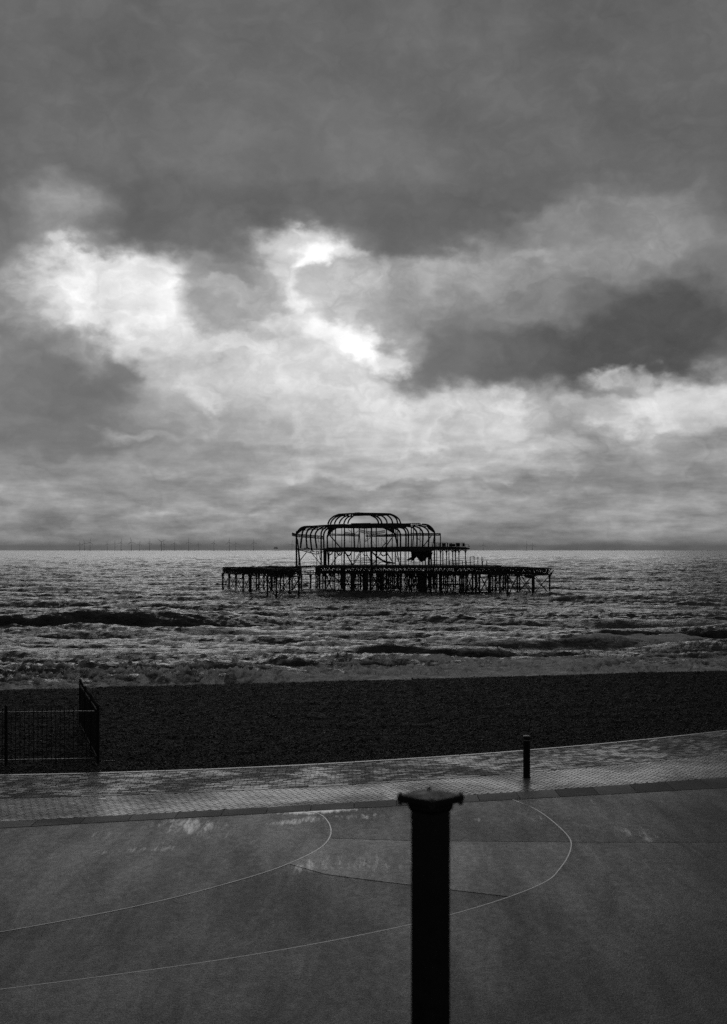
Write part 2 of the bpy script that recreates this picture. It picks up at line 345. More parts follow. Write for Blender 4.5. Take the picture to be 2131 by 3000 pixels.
hA, dxA, dyA, jA = [samp(oA[i], oA[4], X, Y) for i in range(4)]
hB, dxB, dyB, jB = [samp(oB[i], oB[4], X2, Y2) for i in range(4)]
grp = .85+.5*samp(oA[0], 411.0*2.7, X+90, Y+40)/.34*.5             # gusty patches modulate the chop
grp = np.clip(grp, .35, 1.5)
# shoaling waves towards the beach: x centre, y crest, half length, height, thickness, obliqueness
BREAK = [(-46, 184, 25, 2.5, 6.5, .06), (-20, 172, 22, .55, 5, .04), (7.5, 141, 8, 1.05, 2.4, .0), (-16, 137, 12, .55, 2.3, .10), (40, 161, 14, 1.25, 3.0, .22), (19, 151, 12, .5, 2.6, .16),
         (-40, 143, 14, .6, 2.6, .06), (24, 199, 22, .6, 4, .06), (-34, 232, 24, .8, 5, .03), (-17, 117, 10, .4, 1.8, .22), (14, 120, 10, .45, 1.8, .22), (-2, 126, 9, .35, 1.8, .2), (29, 131, 10, .45, 2.0, .2), (-40, 126, 12, .5, 2.0, .2),
         (62, 172, 16, 1.2, 3.4, .2)]
hb = np.zeros_like(X); fo = np.zeros_like(X); push = np.zeros_like(X)
wob = samp(oA[0], 411.0*.8, X*1.0, X*0+37.0)*4
for (x0, y0, wl, amp, th, ob) in BREAK:
    tt = Y-(y0+ob*(X-x0)+wob*.8); env = np.exp(-((X-x0)/wl)**4*.7)
    prof = np.where(tt > 0, np.exp(-(tt/(th*1.7))**2), np.exp(-(tt/(th*.62))**2))*env
    hb += amp*prof; push += prof*amp*.9
    if y0 < 165: fo += env*amp*.9*np.exp(-((tt+th*2.0)/(th*.9))**2)+env*.55*np.exp(-((tt+.1)/.45)**2)
shore = Y-.27*X                                                        # distance out from the beach line
calm = sstep(92, 140, shore)
rough = samp(oA[0], 411*.35, X+13, Y*.3+5)/.36
H = hA*fa*(.45+.55*calm)+hB*fb*grp*(.8+.2*calm)+hb*np.clip(.95+.12*rough, .6, 1.25)
ch = .85
X += ch*(dxA*fa*(.4+.6*calm))+.8*(dxB*ca+dyB*sa)*fb*grp
Y += ch*(dyA*fa*(.4+.6*calm))+.8*(-dxB*sa+dyB*ca)*fb*grp-push
H += .22*sstep(125, 96, shore)                                         # wash piling up on the shingle
foam = 1.0*sstep(130, 102, shore+2.5*wob)+.62*sstep(168, 116, shore+4*wob)+fo
wash = sstep(150, 110, shore)
def ridge(sc, ox): return np.clip(1-np.abs(samp(oB[0], 71*sc, X2*1.0+ox, Y2*.45+ox))/.09, 0, 1)
rg = ridge(1.0, 3)*.6+ridge(.45, 31)*.4
H += wash*(.55*rg**2-.1)*np.clip(.6+.5*rough, .2, 1.3)
foam += wash*(rg*1.0-.5)
foam += .45*np.exp(-((Y-328)/6)**2)*np.exp(-((X-12)/26)**4)*(.4+rg)
foam += np.clip((jA*.85*fa+jB*.6*fb*grp)-1.05, 0, 1.2)*.55
foam += np.clip(samp(oA[0], 411*.6, X*.4, Y)/.34-1.2, 0, 2)*.35*sstep(700, 300, RR)
n0, n1 = X.shape
V = np.stack([X, Y, SEA+H], -1).reshape(-1, 3)
idx = np.arange(n0*n1).reshape(n0, n1)
Q = np.stack([idx[:-1, :-1], idx[:-1, 1:], idx[1:, 1:], idx[1:, :-1]], -1).reshape(-1, 4)
def b_sea(t, p):
    c = geo(t)
    at = t.node('ShaderNodeAttribute', attribute_name='foam').outputs['Fac']
    cn = t.mapping(c, rot=(0, 0, R(8)), scale=(.55, 1, 1))
    n1_ = t.noise(cn, .9, 4, .62, .3); n2_ = t.noise(cn, 5.0, 3, .6, .2)
    fn = t.noise(t.mapping(c, rot=(0, 0, R(14)), scale=(.5, 1, .6)), .42, 9, .68, 1.6)
    lace = t.noise(t.mapping(c, scale=(.7, 1, 1)), 2.2, 5, .65, 1.2)
    fs = t.math('ADD', t.math('MULTIPLY', at, .62), t.math('ADD', t.math('MULTIPLY', fn, .75), t.math('MULTIPLY', lace, .3)))
    rn = t.noise(t.mapping(c, rot=(0, 0, R(10)), scale=(.6, 1, .8)), .75, 6, .62, 1.4)
    rid = t.math('SUBTRACT', 1.0, t.math('MULTIPLY', t.math('ABSOLUTE', t.math('SUBTRACT', rn, .5)), 5.0), clamp=True)
    rid = t.math('MULTIPLY', rid, rid)
    fs = t.math('ADD', t.math('MULTIPLY', at, .55), t.math('ADD', t.math('MULTIPLY', fn, .60), t.math('ADD', t.math('MULTIPLY', lace, .30), t.math('MULTIPLY', rid, .22))))
    fm = t.mrange(fs, .90, 1.22)
    grey(t, p, t.mix(fm, .008, t.math('MULTIPLY', t.mrange(at, .5, 1.6, .42, .95), t.math('ADD', t.mrange(lace, .3, .7, .65, 1.0), t.math('MULTIPLY', rid, .15)))))
    rr_ = t.node('ShaderNodeAttribute', attribute_name='ripple').outputs['Fac']
    t.put(p.inputs['Roughness'], t.mix(fm, rr_, .75))
    t.put(p.inputs['Specular IOR Level'], t.mix(fm, .5, .25))
    hh = t.math('ADD', t.math('MULTIPLY', n1_, 1.0), t.math('MULTIPLY', n2_, .22))
    hh = t.math('ADD', hh, t.math('MULTIPLY', fm, t.math('ADD', t.math('MULTIPLY', lace, .35), t.math('MULTIPLY', rid, .35))))
    bump(t, p, hh, 1.0, .75)
M_SEA = material('sea_water', .015, .12, .5, b_sea, ior=1.33)
sm = mesh_np('sea', V, Q, M_SEA, True)
at = sm.attributes.new('foam', 'FLOAT', 'POINT'); at.data.foreach_set('value', foam.astype(np.float32).ravel())
at = sm.attributes.new('ripple', 'FLOAT', 'POINT'); at.data.foreach_set('value', (.11+.11*sstep(500, 4000, RR)).astype(np.float32).ravel())   # ripples finer than the mesh can carry
tag(link('sea', sm), kind='structure')

# ------------------------------------------------------------------ shingle beach
def quad(a, b, c): 
    def f(x):
        xc = np.clip(x, -13, 13); return a+b*xc+c*xc*xc+(x-xc)*(b+2*c*xc)
    return f
E1, E2, E3, E4 = quad(33.12, .36, .0150), quad(30.0, .335, .0140), quad(27.75, .31, .004), quad(27.13, .28, 0)
crest = lambda x: 56.6+.27*x
gx = np.concatenate([np.linspace(-90, -24, 20), np.linspace(-23, 23, 330), np.linspace(24, 90, 20)])
gt = np.concatenate([np.linspace(0, 1, 200), np.linspace(1.03, 3.2, 60)])
TX, TT = np.meshgrid(gx, gt, indexing='ij')
e1 = E1(TX); cr = np.maximum(crest(TX), e1+6)
BY = e1-.05+(cr-e1)*TT
out = np.maximum(BY-cr, 0)
BZ = -.03-.27*TT.clip(0, 1)**2-.17*out-.02*out*sstep(0, 4, out)
und = samp(oA[0], 411.0*.09, TX, BY)*.035+samp(oB[0], 71.0*.06, TX*1.0, BY)*.12
BZ = BZ+und*sstep(0, .12, TT)+NR.normal(size=BZ.shape)*.006
i0, i1 = TX.shape; idx = np.arange(i0*i1).reshape(i0, i1)
QB = np.stack([idx[:-1, :-1], idx[1:, :-1], idx[1:, 1:], idx[:-1, 1:]], -1).reshape(-1, 4)
tag(link('beach', mesh_np('beach', np.stack([TX, BY, BZ], -1).reshape(-1, 3), QB, M_BEACH, True)), kind='structure')
def beach_z(x, y):
    e, = [E1(np.asarray(x))]; c = np.maximum(crest(x), e+6); q = (y-e+.05)/(c-e); o = np.maximum(y-c, 0)
    return -.03-.27*np.clip(q, 0, 1)**2-.17*o-.02*o*sstep(0, 4, o)+(samp(oA[0], 411.0*.09, x, y)*.035+samp(oB[0], 71.0*.06, x, y)*.12)*sstep(0, .12, q)
NP = 92000
px_ = NR.uniform(-1, 1, NP); q_ = NR.uniform(0, 1.02, NP)**1.25
xx = px_*(11+9*q_); yy = E1(xx)+.02+(crest(xx)-E1(xx))*q_
zz = beach_z(xx, yy)
base = np.array([(1,0,0),(0,1,0),(-1,0,0),(0,-1,0),(0,0,1),(0,0,-1)], float)
tri = np.array([(0,1,4),(1,2,4),(2,3,4),(3,0,4),(1,0,5),(2,1,5),(3,2,5),(0,3,5)])
s = NR.lognormal(math.log(.021), .36, (NP, 1, 1)); ani = np.stack([NR.uniform(.8, 1.5, NP), NR.uniform(.7, 1.1, NP), NR.uniform(.35, .7, NP)], -1)[:, None, :]
pv = base[None]*s*ani
th = NR.uniform(0, 6.28, NP); tl = NR.normal(0, .35, NP)
c, s_ = np.cos(th)[:, None], np.sin(th)[:, None]; x, y, z = pv[..., 0], pv[..., 1], pv[..., 2]
c2, s2 = np.cos(tl)[:, None], np.sin(tl)[:, None]; y, z = y*c2-z*s2, y*s2+z*c2
pv = np.stack([x*c-y*s_+xx[:, None], x*s_+y*c+yy[:, None], z+zz[:, None]+.012], -1).reshape(-1, 3)
pf = (tri[None]+(np.arange(NP)*6)[:, None, None]).reshape(-1, 3)
tag(link('pebbles', mesh_np('pebbles', pv, pf, M_PEB, True)), 'loose dark wet pebbles strewn over the shingle beach', 'pebbles', kind='stuff')

# ------------------------------------------------------------------ promenade
xs = np.linspace(-45, 45, 91)
mb = MB(); n = len(xs)
mb.add([(x, 2.2, -.06) for x in xs]+[(x, float(E1(x)), -.06) for x in xs]+[(x, float(E1(x)), -.6) for x in xs],
       [(i, i+1, n+i+1, n+i) for i in range(n-1)]+[(n+i, n+i+1, 2*n+i+1, 2*n+i) for i in range(n-1)])
prom = tag(mb.build('promenade', M_MORTAR), kind='structure')
# concrete panels divided by curved inlays and straight joints
def g2(px, py): v = PG(px, py); return Vector((v.x, v.y))
def smooth(arc):
    for _ in range(30): arc = [arc[0]]+[arc[i]*.5+(arc[i-1]+arc[i+1])*.25 for i in range(1, len(arc)-1)]+[arc[-1]]
    return arc
arc1 = spline([(-1.25, float(E4(-1.25))), (-.92, 26.62), g2(961, 2405), g2(973, 2438), g2(954, 2474), g2(909, 2502), g2(854, 2527), g2(804, 2547), g2(754, 2563), g2(693, 2581), (-3.0, 20.05), (-4.2, 19.0), (-5.9, 17.8), (-9, 16.0), (-13, 14.0)], 10)
arc2 = spline([(3.22, float(E4(3.22))), g2(1571, 2370), g2(1621, 2407), g2(1660, 2443), g2(1675, 2467), g2(1671, 2494), g2(1657, 2524), g2(1632, 2555), g2(1607, 2581), (2.3, 20.2), (1.1, 19.0), (-.6, 17.8), (-3.2, 16.4), (-9.5, 14.0)], 10)
arc1, arc2 = smooth(arc1), smooth(arc2)
def near(arc, p): return min(range(len(arc)), key=lambda i: (arc[i]-p).length)
def off(arc, d):
    o = []
    for i, p in enumerate(arc):
        tg = (arc[min(i+1, len(arc)-1)]-arc[max(i-1, 0)]).normalized(); o.append(p+Vector((tg.y, -tg.x))*d)
    return o
GAP = .017
hl = [g2(984, 2458), g2(1200, 2463), g2(1675, 2467)]; hr = [g2(1676, 2467), g2(1931, 2468), Vector((16, 24.1))]
bl = [g2(842, 2532), g2(955, 2562), g2(1100, 2581), Vector((2.3, 20.2))]
def e4(x0, x1, n=24): return [Vector((x, float(E4(x))-GAP)) for x in np.linspace(x0, x1, n)]
sh = lambda pts, d: [p+Vector((0, d)) for p in pts]
a1L, a1R, a2L, a2R = off(arc1, GAP), off(arc1, -GAP), off(arc2, GAP), off(arc2, -GAP)
if a1L[20].x > a1R[20].x: a1L, a1R = a1R, a1L
if a2L[20].x > a2R[20].x: a2L, a2R = a2R, a2L
ih, ib = near(arc1, hl[0]), near(arc1, bl[0]); jh, jb = near(arc2, hl[-1]), near(arc2, bl[-1])
NEARY = 14.0
up, dn = Vector((0, GAP)), Vector((0, -GAP))
panels = [
 [Vector((-20, NEARY+GAP)), Vector((-20, float(E4(-20))-GAP))]+e4(-19.5, arc1[0].x-.03)+a1L[1:-1]+[Vector((a1L[-1].x, NEARY+GAP))],
 e4(arc1[0].x+.03, arc2[0].x-.03)+a2L[1:jh]+[a2L[jh]+up]+sh(hl[::-1][1:-1], GAP)+[a1R[ih]+up]+a1R[1:ih][::-1],
 [a1R[ih]+dn]+sh(hl[1:-1], -GAP)+[a2L[jh]+dn]+a2L[jh+1:jb]+[a2L[jb]+up]+sh(bl[::-1][1:-1], GAP)+[a1R[ib]+up]+a1R[ih+1:ib][::-1],
 [a1R[ib]+dn]+sh(bl[1:-1], -GAP)+[a2L[jb]+dn]+a2L[jb+1:-1]+[Vector((a2L[-1].x, NEARY+GAP)), Vector((a1R[-1].x, NEARY+GAP))]+a1R[ib+1:-1][::-1],
 e4(arc2[0].x+.03, 30)+[Vector((30, 24.1+GAP))]+sh(hr[::-1][:-1], GAP)+[a2R[jh]+up]+a2R[1:jh][::-1],
 [a2R[jh]+dn]+sh(hr[1:], -GAP)+[Vector((30, 24.1-GAP)), Vector((30, NEARY+GAP)), Vector((a2R[-1].x, NEARY+GAP))]+a2R[jh+1:-1][::-1],
]
for x0, x1 in ((-30, -5.3), (-5.3, 3.4), (3.4, 30)):
    panels.append([Vector((x0+GAP, 2.4)), Vector((x1-GAP, 2.4)), Vector((x1-GAP, NEARY-GAP)), Vector((x0+GAP, NEARY-GAP))])
for k, poly in enumerate(panels):
    MB().prism([(p.x, p.y) for p in poly], -.05, 0.0+.0012*(k % 3)).build('concrete_panel', M_CONC, prom)['finish'] = (.9, .6, 1.9, .6, .65, .85, .8, .8, .8)[k]
for arc in (arc1, arc2):
    L_, R_ = off(arc, GAP-.005), off(arc, -GAP+.005); n = len(arc)
    MB().add([(p.x, p.y, .004) for p in L_]+[(p.x, p.y, .004) for p in R_], [(i, i+1, n+i+1, n+i) for i in range(n-1)]).build('inlay_strip', M_INLAY, prom)
# flush kerb stones between the concrete and the herringbone walk
x = -20.0; k = 0
while x < 20:
    w = .9; x1 = x+w
    a, b, c_, d_ = float(E4(x)), float(E4(x1)), float(E3(x1)), float(E3(x))
    MB().prism([(x+.006, a+.012), (x1-.006, b+.012), (x1-.006, c_+.07), (x+.006, d_+.07)], -.05, .005).build('kerb_stone', M_KERB, prom)
    x = x1
# far walk: coursed blocks; middle walk: herringbone blocks
def blocks(name, cells, mat, parent):
    """cells: (x, y, angle, length, width); the 300 nearest are parts, the rest one joined part"""
    cells.sort(key=lambda c: c[1]+.25*abs(c[0]))
    vis = [c for c in cells if abs(c[0]/c[1]) < .226]; rest = [c for c in cells if abs(c[0]/c[1]) >= .226]
    one = vis[:300]; rest += vis[300:]
    def verts(l, w):
        a, b, i = l/2-.004, w/2-.004, .006
        return [(-a,-b,-.045),(a,-b,-.045),(a,b,-.045),(-a,b,-.045),(-a,-b,-.005),(a,-b,-.005),(a,b,-.005),(-a,b,-.005),(-a+i,-b+i,0),(a-i,-b+i,0),(a-i,b-i,0),(-a+i,b-i,0)]
    fs = [(8,9,10,11)]+[(4+i, 4+(i+1) % 4, 8+(i+1) % 4, 8+i) for i in range(4)]+[(i, (i+1) % 4, 4+(i+1) % 4, 4+i) for i in range(4)]
    me = None
    for (x, y, an, l, w) in one:
        if me is None: me = MB().add(verts(l, w), fs).mesh('paver', mat)
        o = link('paver', me, parent); o.location = (x, y, rng.gauss(0, .0012)); o.rotation_euler = (rng.gauss(0, .008), rng.gauss(0, .006), an)
    vv = []; ff = []
    for (x, y, an, l, w) in rest:
        m = Matrix.Translation((x, y, rng.gauss(0, .0012))) @ Matrix.Rotation(an, 4, 'Z') @ Matrix.Rotation(rng.gauss(0, .008), 4, 'X') @ Matrix.Rotation(rng.gauss(0, .006), 4, 'Y')
        b = len(vv); vv += [m @ Vector(q) for q in verts(l, w)]; ff += [tuple(b+i for i in q) for q in fs]
    o = MB().add(vv, ff).build('pavers', mat, parent); o['kind'] = 'stuff'
def path(name, fa_, fb_):
    m = MB(); q = np.linspace(-30, 30, 121); n = len(q)
    m.add([(x, float(fa_(x))+.004, -.035) for x in q]+[(x, float(fb_(x)), -.035) for x in q], [(i, i+1, n+i+1, n+i) for i in range(n-1)])
    return tag(m.build(name, M_MORTAR), kind='structure')
far = path('block_paved_walk', E2, lambda x: E1(x)-.12)
mid = path('herringbone_walk', E3, E2)
cells = []; row = 0; tt = .055
while tt < 1:
    x = -17+(.1 if row % 2 else 0)+rng.uniform(-.02, .02)
    while x < 18:
        lo, hi = float(E2(x)), float(E1(x))-.13; y = lo+.055+(row*.105)*(hi-lo)/3.045
        sl_ = (float(E1(x+.1))-float(E1(x-.1)))/.2*tt+(float(E2(x+.1))-float(E2(x-.1)))/.2*(1-tt)
        if y < hi-.04: cells.append((x, y, math.atan(sl_), .208, .105))
        x += .212/math.sqrt(1+sl_*sl_)
    row += 1; tt = row*.105/3.0
blocks('paver', cells, M_PAVE, far)
cells = []; w = .11; rot = R(17+45); cr_, sr_ = math.cos(rot), math.sin(rot)
for a in range(-330, 330):
    for b in range(-90, 91):
        for (cxx, cyy, da) in ((1, .5, 0), (.5, 2, math.pi/2)):
            lx, ly = (a+2*b+cxx)*w, (a-2*b+cyy)*w
            x, y = lx*cr_-ly*sr_, lx*sr_+ly*cr_+29
            if abs(x) < 17 and float(E3(x))+.05 < y < float(E2(x))-.03: cells.append((x, y, rot+da, 2*w-.002, w-.002))
blocks('paver', cells, M_HERR, mid)
# edging stones along the shingle
x = -26.0
while x < 26:
    x1 = x+.92
    MB().prism([(x+.006, float(E1(x))-.118), (x1-.006, float(E1(x1))-.118), (x1-.006, float(E1(x1))), (x+.006, float(E1(x)))], -.3, .008+rng.uniform(0, .004)).build('edging_stone', M_EDGE, prom)
    x = x1
# border course hiding the cut edge of the herringbone
for E_, nm in ((E2, 'border_stone'),):
    x = -17.0
    while x < 17:
        x1 = x+.45
        MB().prism([(x+.004, float(E_(x))-.06), (x1-.004, float(E_(x1))-.06), (x1-.004, float(E_(x1))+.055), (x+.004, float(E_(x))+.055)], -.04, .005+rng.uniform(0, .002)).build(nm, M_PAVE, mid); x = x1
pp = PG(298, 2341); MB().box((pp.x-.09, pp.y-.06, -.02), (pp.x+.09, pp.y+.06, .006)).build('inset_plate', M_KERBW, mid)
# upper terrace that carries the camera and the near post
tag(MB().box((-60, -40, -.5), (60, 2.75, CAMZ-1.6)).build('upper_terrace', M_CONC), kind='structure')['finish'] = .9

# ------------------------------------------------------------------ near post, bollard, fence, rod
pc = P(1262, 2328, 2.4); zt = CAMZ-1.6; hp = pc.z-zt
post = thing('iron_post', 'square black iron post with bolted square cap, close by on the upper terrace', 'post', (pc.x, pc.y, zt))
o45 = 0.0
q = MB().lathe([(.036, 0), (.036, hp-.028)], 4, off=o45); q.build('shaft', M_BLACK, post).location = post.location
q = MB().lathe([(.0365, hp-.045), (.036, hp-.031), (.042, hp-.024), (.042, hp-.0165)], 4).build('moulding', M_BLACK, post); q.location = post.location
cap = MB().lathe([(.050, hp-.016), (.0615, hp-.012), (.0625, hp-.003), (.0605, hp), (.001, hp+.0015)], 4).build('cap', M_BLACK, post); cap.location = post.location
for k in range(4):
    a = k*math.pi/2; b = MB().lathe([(.0035, -.019), (.0045, -.012), (.0040, .002), (.0025, .0045)], 8, (math.cos(a)*.056, math.sin(a)*.056, hp)).build('bolt', M_RAIL, post, True); b.location = post.location
for b in post.children: b.matrix_parent_inverse = Matrix.Translation(-post.location)
bp = PG(1543.5, 2278.5)
bol = thing('bollard', 'slim dark round bollard with paler cap on the herringbone walk', 'bollard', (bp.x, bp.y, 0))
for nm, prof, mt in (('body', [(.083, -.03), (.083, .885)], M_BLACK), ('neck', [(.078, .885), (.078, .905)], M_CAP), ('collar', [(.084, .905), (.084, .978)], M_BLACK), ('cap', [(.084, .978), (.083, .99), (.07, 1.0), (.02, 1.006)], M_CAP), ('base_ring', [(.105, -.02), (.105, .008), (.086, .014)], M_BLACK)):
    o = MB().lathe(prof, 24).build(nm, mt, bol, True if nm == 'cap' else False); o.location = bol.location
def fence(name, label, p0, p1, ht=1.5, sp=.11, ends=(True, True), cat='fence'):
    p0, p1 = Vector(p0), Vector(p1); f = thing(name, label, cat, p0); d = p1-p0; ln = d.length; d.normalize(); z = Vector((0, 0, 1))
    for zz, nm in ((1.36, 'rail'), (.16, 'rail')): MB().beam(p0+z*zz, p1+z*zz, .042, .03).build(nm, M_RAIL, f)
    me = MB().lathe([(.0085, .06), (.0085, ht-.04), (.002, ht)], 6).mesh('bar', M_BLACK); k = .08
    while k < ln-.05: o = link('bar', me, f); o.location = p0+d*k; k += sp
    me2 = MB().box((-.035, -.035, -.25), (.035, .035, ht+.02)).add([(-.04,-.04,ht+.02),(.04,-.04,ht+.02),(.04,.04,ht+.02),(-.04,.04,ht+.02),(0,0,ht+.05)], [(0,1,4),(1,2,4),(2,3,4),(3,0,4),(3,2,1,0)]).mesh('post', M_BLACK)
    k = 0.0; np_ = max(1, round(ln/2.2))
    for i in range(np_+1):
        if (i == 0 and not ends[0]) or (i == np_ and not ends[1]): continue
        o = link('post', me2, f); o.location = p0+d*(ln*i/np_)
    for ch in f.children:
        if ch.name.startswith(('bar', 'post')): ch.matrix_parent_inverse = Matrix.Translation(-f.location)
    return f
c0 = PG(288, 2238, -.03); c1 = PG(236, 2138, -.15)
fence('iron_fence', 'black barred iron fence running down the shingle towards the sea', (c0.x, c0.y, -.05), (c1.x, c1.y, -.12))
fence('iron_fence', 'black barred iron fence along the promenade edge, with glinting rails', (c0.x-.09, c0.y-.03, -.05), (c0.x-6.6, c0.y-.75, -.05), ends=(False, True))
r0, r1 = PG(296, 2231, -.03), PG(337, 2229, -.03)
tag(MB().sweep([r0, (r0+r1)/2+Vector((0, .02, .01)), r1], .03, n=6).build('metal_rod', M_RAIL), 'thin metal rod lying on shingle beside the fence foot', 'rod')

# ------------------------------------------------------------------ pier ruins
def A(x, y): return 840+x/5.075, 1480+y/5.075
def B(x, y): return 1100+x/5.4133, 1480+y/5.4133
def C(x, y): return 620+x/4.2737, 1470+y/4.275
def D(x, y): return 1350+x/5.2387, 1560+y/5.241
def pts(K, Yd, ps): return [P(*K(x, y), Yd) for x, y in ps]
DECK = CAMZ-4.1; FDECK = CAMZ-4.6
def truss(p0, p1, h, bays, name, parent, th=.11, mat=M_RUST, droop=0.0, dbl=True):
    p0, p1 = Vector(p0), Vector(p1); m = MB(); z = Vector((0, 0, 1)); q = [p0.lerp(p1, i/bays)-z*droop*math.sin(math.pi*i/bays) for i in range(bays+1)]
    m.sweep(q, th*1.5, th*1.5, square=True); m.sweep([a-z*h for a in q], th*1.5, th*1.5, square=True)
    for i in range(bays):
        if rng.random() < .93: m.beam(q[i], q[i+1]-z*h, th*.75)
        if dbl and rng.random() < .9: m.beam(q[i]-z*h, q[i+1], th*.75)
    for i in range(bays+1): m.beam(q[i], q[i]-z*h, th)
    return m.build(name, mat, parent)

pav = thing('ruined_pavilion', 'burnt-out iron skeleton of a domed pavilion on the pier deck', 'pavilion', (P(1070, 1656, 345).x, 345, DECK))
def part(name, m, mat=M_RUST, parent=None): return m.build(name, mat, parent or pav)
# upper roof: six arched frames one behind the other
UP = [
 ([(615,285),(640,225),(690,175),(750,148),(830,133)], [(1250,150),(1290,168),(1335,198),(1360,235),(1368,275)]),
 ([(650,285),(680,225),(730,180),(800,150),(880,131)], [(1290,148),(1330,162),(1375,192),(1405,232),(1418,275)]),
 ([(712,280),(735,225),(780,180),(840,150),(920,129)], [(1350,140),(1400,152),(1450,182),(1485,227),(1495,272)]),
 ([(782,278),(805,225),(850,180),(910,150),(960,127)], [(1430,135),(1480,142),(1530,175),(1565,222),(1577,272)]),
 ([(852,278),(870,225),(905,185),(960,155),(1000,125)], [(1480,130),(1535,140),(1595,165),(1635,208),(1652,272)]),
 ([(910,278),(925,230),(950,195),(985,168),(1040,124)], [(1500,128),(1560,138),(1625,168),(1675,215),(1697,272)])]
for k, (l, r) in enumerate(UP):
    Yd = 336+4.2*k; ps = l+[(1180, 124-(k-2)*.8)]+r
    m = MB().sweep(spline(pts(A, Yd, ps), 4), .40, .34, square=True, up=(0, 1, 0)); part('roof_rib', m)
for i, wd in ((3, .25), (4, .3), (5, .5), (6, .3), (7, .25)):
    for (ka, kb) in ((0, 5),):
        la, lb = UP[0], UP[5]; pa = (la[0]+[(1180, 126)]+la[1])[i]; pb = (lb[0]+[(1180, 122)]+lb[1])[i]
        part('purlin', MB().beam(P(*A(*pa), 336), P(*A(*pb), 357), wd, .3))
# lead-covered crown between the frames
part('crown_plate', MB().add([P(*A(x, y), Yd) for Yd in (336, 357) for x, y in ((985, 128), (1180, 121), (1330, 128), (1330, 160), (1180, 158), (985, 165))],
     [(0,1,2,3,4,5), (11,10,9,8,7,6)]+[(i, 6+i, 6+(i+1) % 6, (i+1) % 6) for i in range(6)]))
m = MB()
for x in (1020, 1040, 1060, 1083): m.beam(P(*A(x, 122), 350), P(*A(x, 104), 350), .06)
m.beam(P(*A(1018, 108), 350), P(*A(1086, 106), 350), .06); part('crown_railing', m)
for x in (830, 1430): part('finial', MB().sweep([P(*A(x, 135), 340), P(*A(x, 122), 340)], .12, n=6))
# main roof: eaves ribs left and right
LEFT = [
 [(148,912),(148,440),(165,395),(200,352),(240,328),(285,318),(360,316)], [(208,640),(222,520),(232,440),(240,395),(270,352),(310,327),(400,314)],
 [(305,640),(292,470),(300,410),(330,360),(375,335),(450,310)], [(375,680),(355,480),(362,420),(390,370),(430,340),(520,305)],
 [(450,640),(428,490),(432,420),(460,375),(500,345),(580,300)], [(515,885),(515,500),(515,420),(535,370),(575,335),(640,295)],
 [(560,890),(553,500),(558,420),(580,375),(620,345),(690,300)], [(625,890),(605,500),(622,440),(660,385),(730,335),(800,300)]]
for k, ps in enumerate(LEFT):
    part('roof_rib', MB().sweep(spline(pts(A, 331+3.8*k, ps), 4), .42, .36 if k else .5, square=True, up=(0, 1, 0)))
part('roof_sheet', MB().add([P(*A(x, y), Yd) for Yd in (331.5, 334.5) for x, y in ((150,425),(170,385),(205,345),(245,325),(290,318),(270,345),(225,385),(170,425))],
     [(0,7,6,1), (1,6,5,2), (2,5,4,3), (8,9,14,15), (9,10,13,14), (10,11,12,13)]+[(i, (i+1) % 8, 8+(i+1) % 8, 8+i) for i in range(8)]))
RIGHT = [
 [(150,350),(210,375),(270,410),(310,460),(322,500),(335,560),(352,660)], [(240,365),(320,372),(370,400),(395,450),(399,500),(399,660)], [(330,350),(410,358),(455,380),(483,430),(487,490),(486,660)],
 [(380,345),(450,350),(495,375),(520,420),(526,480),(524,660)], [(500,335),(570,345),(620,375),(652,420),(661,480),(661,660)],
 [(590,330),(660,345),(715,375),(745,420),(756,480),(748,660)], [(670,320),(740,335),(800,365),(838,410),(849,470),(843,660)],
 [(740,303),(820,310),(880,345),(920,395),(940,450),(941,660)]]
for k, ps in enumerate(RIGHT):
    part('roof_rib', MB().sweep(spline(pts(B, 333+3.4*k, ps), 4), .42, .38 if k else .55, square=True, up=(0, 1, 0)))
part('roof_sheet', MB().add([P(*B(x, y), Yd) for Yd in (356, 358.5) for x, y in ((800,308),(850,318),(890,345),(922,390),(940,445),(905,425),(870,398),(835,375))],
     [(0,7,1), (1,7,6,2), (2,6,5,3), (3,5,4), (8,9,15), (9,10,14,15), (10,11,13,14), (11,12,13)]+[(i, (i+1) % 8, 8+(i+1) % 8, 8+i) for i in range(8)]))
# broken spandrels hanging below the roof edge
for K, Yd, ps in ((B, 333.4, ((60,345),(180,345),(300,410),(318,470),(290,450),(200,400),(140,375))), (A, 352, ((600,300),(760,300),(745,350),(690,380),(650,430),(612,480),(605,420),(620,370))), (A, 351, ((1490,345),(1600,345),(1610,420),(1560,380)))):
    a = pts(K, Yd, ps); b = [p+Vector((0, .25, 0)) for p in a]; n = len(a)
    part('spandrel_plate', MB().add(a+b, [tuple(range(n)), tuple(range(2*n-1, n-1, -1))]+[(i, n+i, n+(i+1) % n, (i+1) % n) for i in range(n)]))
# flat roof remains between the ribs
top = [(490,300),(640,288),(720,283),(850,278),(920,284),(1000,273),(1150,274),(1300,268),(1480,268),(1640,266),(1740,270),(1850,268)]
botm = [(560,318),(640,330),(720,350),(850,342),(920,347),(1000,345),(1150,350),(1300,342),(1480,345),(1640,342),(1740,338),(1850,310)]
for i in range(len(top)-1):
    v = []
    for Yd in (337, 356):
        v += [P(*A(*top[i]), Yd), P(*A(*top[i+1]), Yd), P(*A(*botm[i+1]), Yd), P(*A(*botm[i]), Yd)]
    part('roof_panel', MB().add(v, [(0,1,2,3),(7,6,5,4),(0,4,5,1),(3,2,6,7),(0,3,7,4),(1,5,6,2)]))
truss(P(*A(270, 316), 345), P(*A(720, 286), 345), 1.0, 12, 'roof_truss', pav, .12)
truss(P(*B(530, 290), 352), P(*B(714, 286), 352), .55, 6, 'roof_truss', pav, .12)
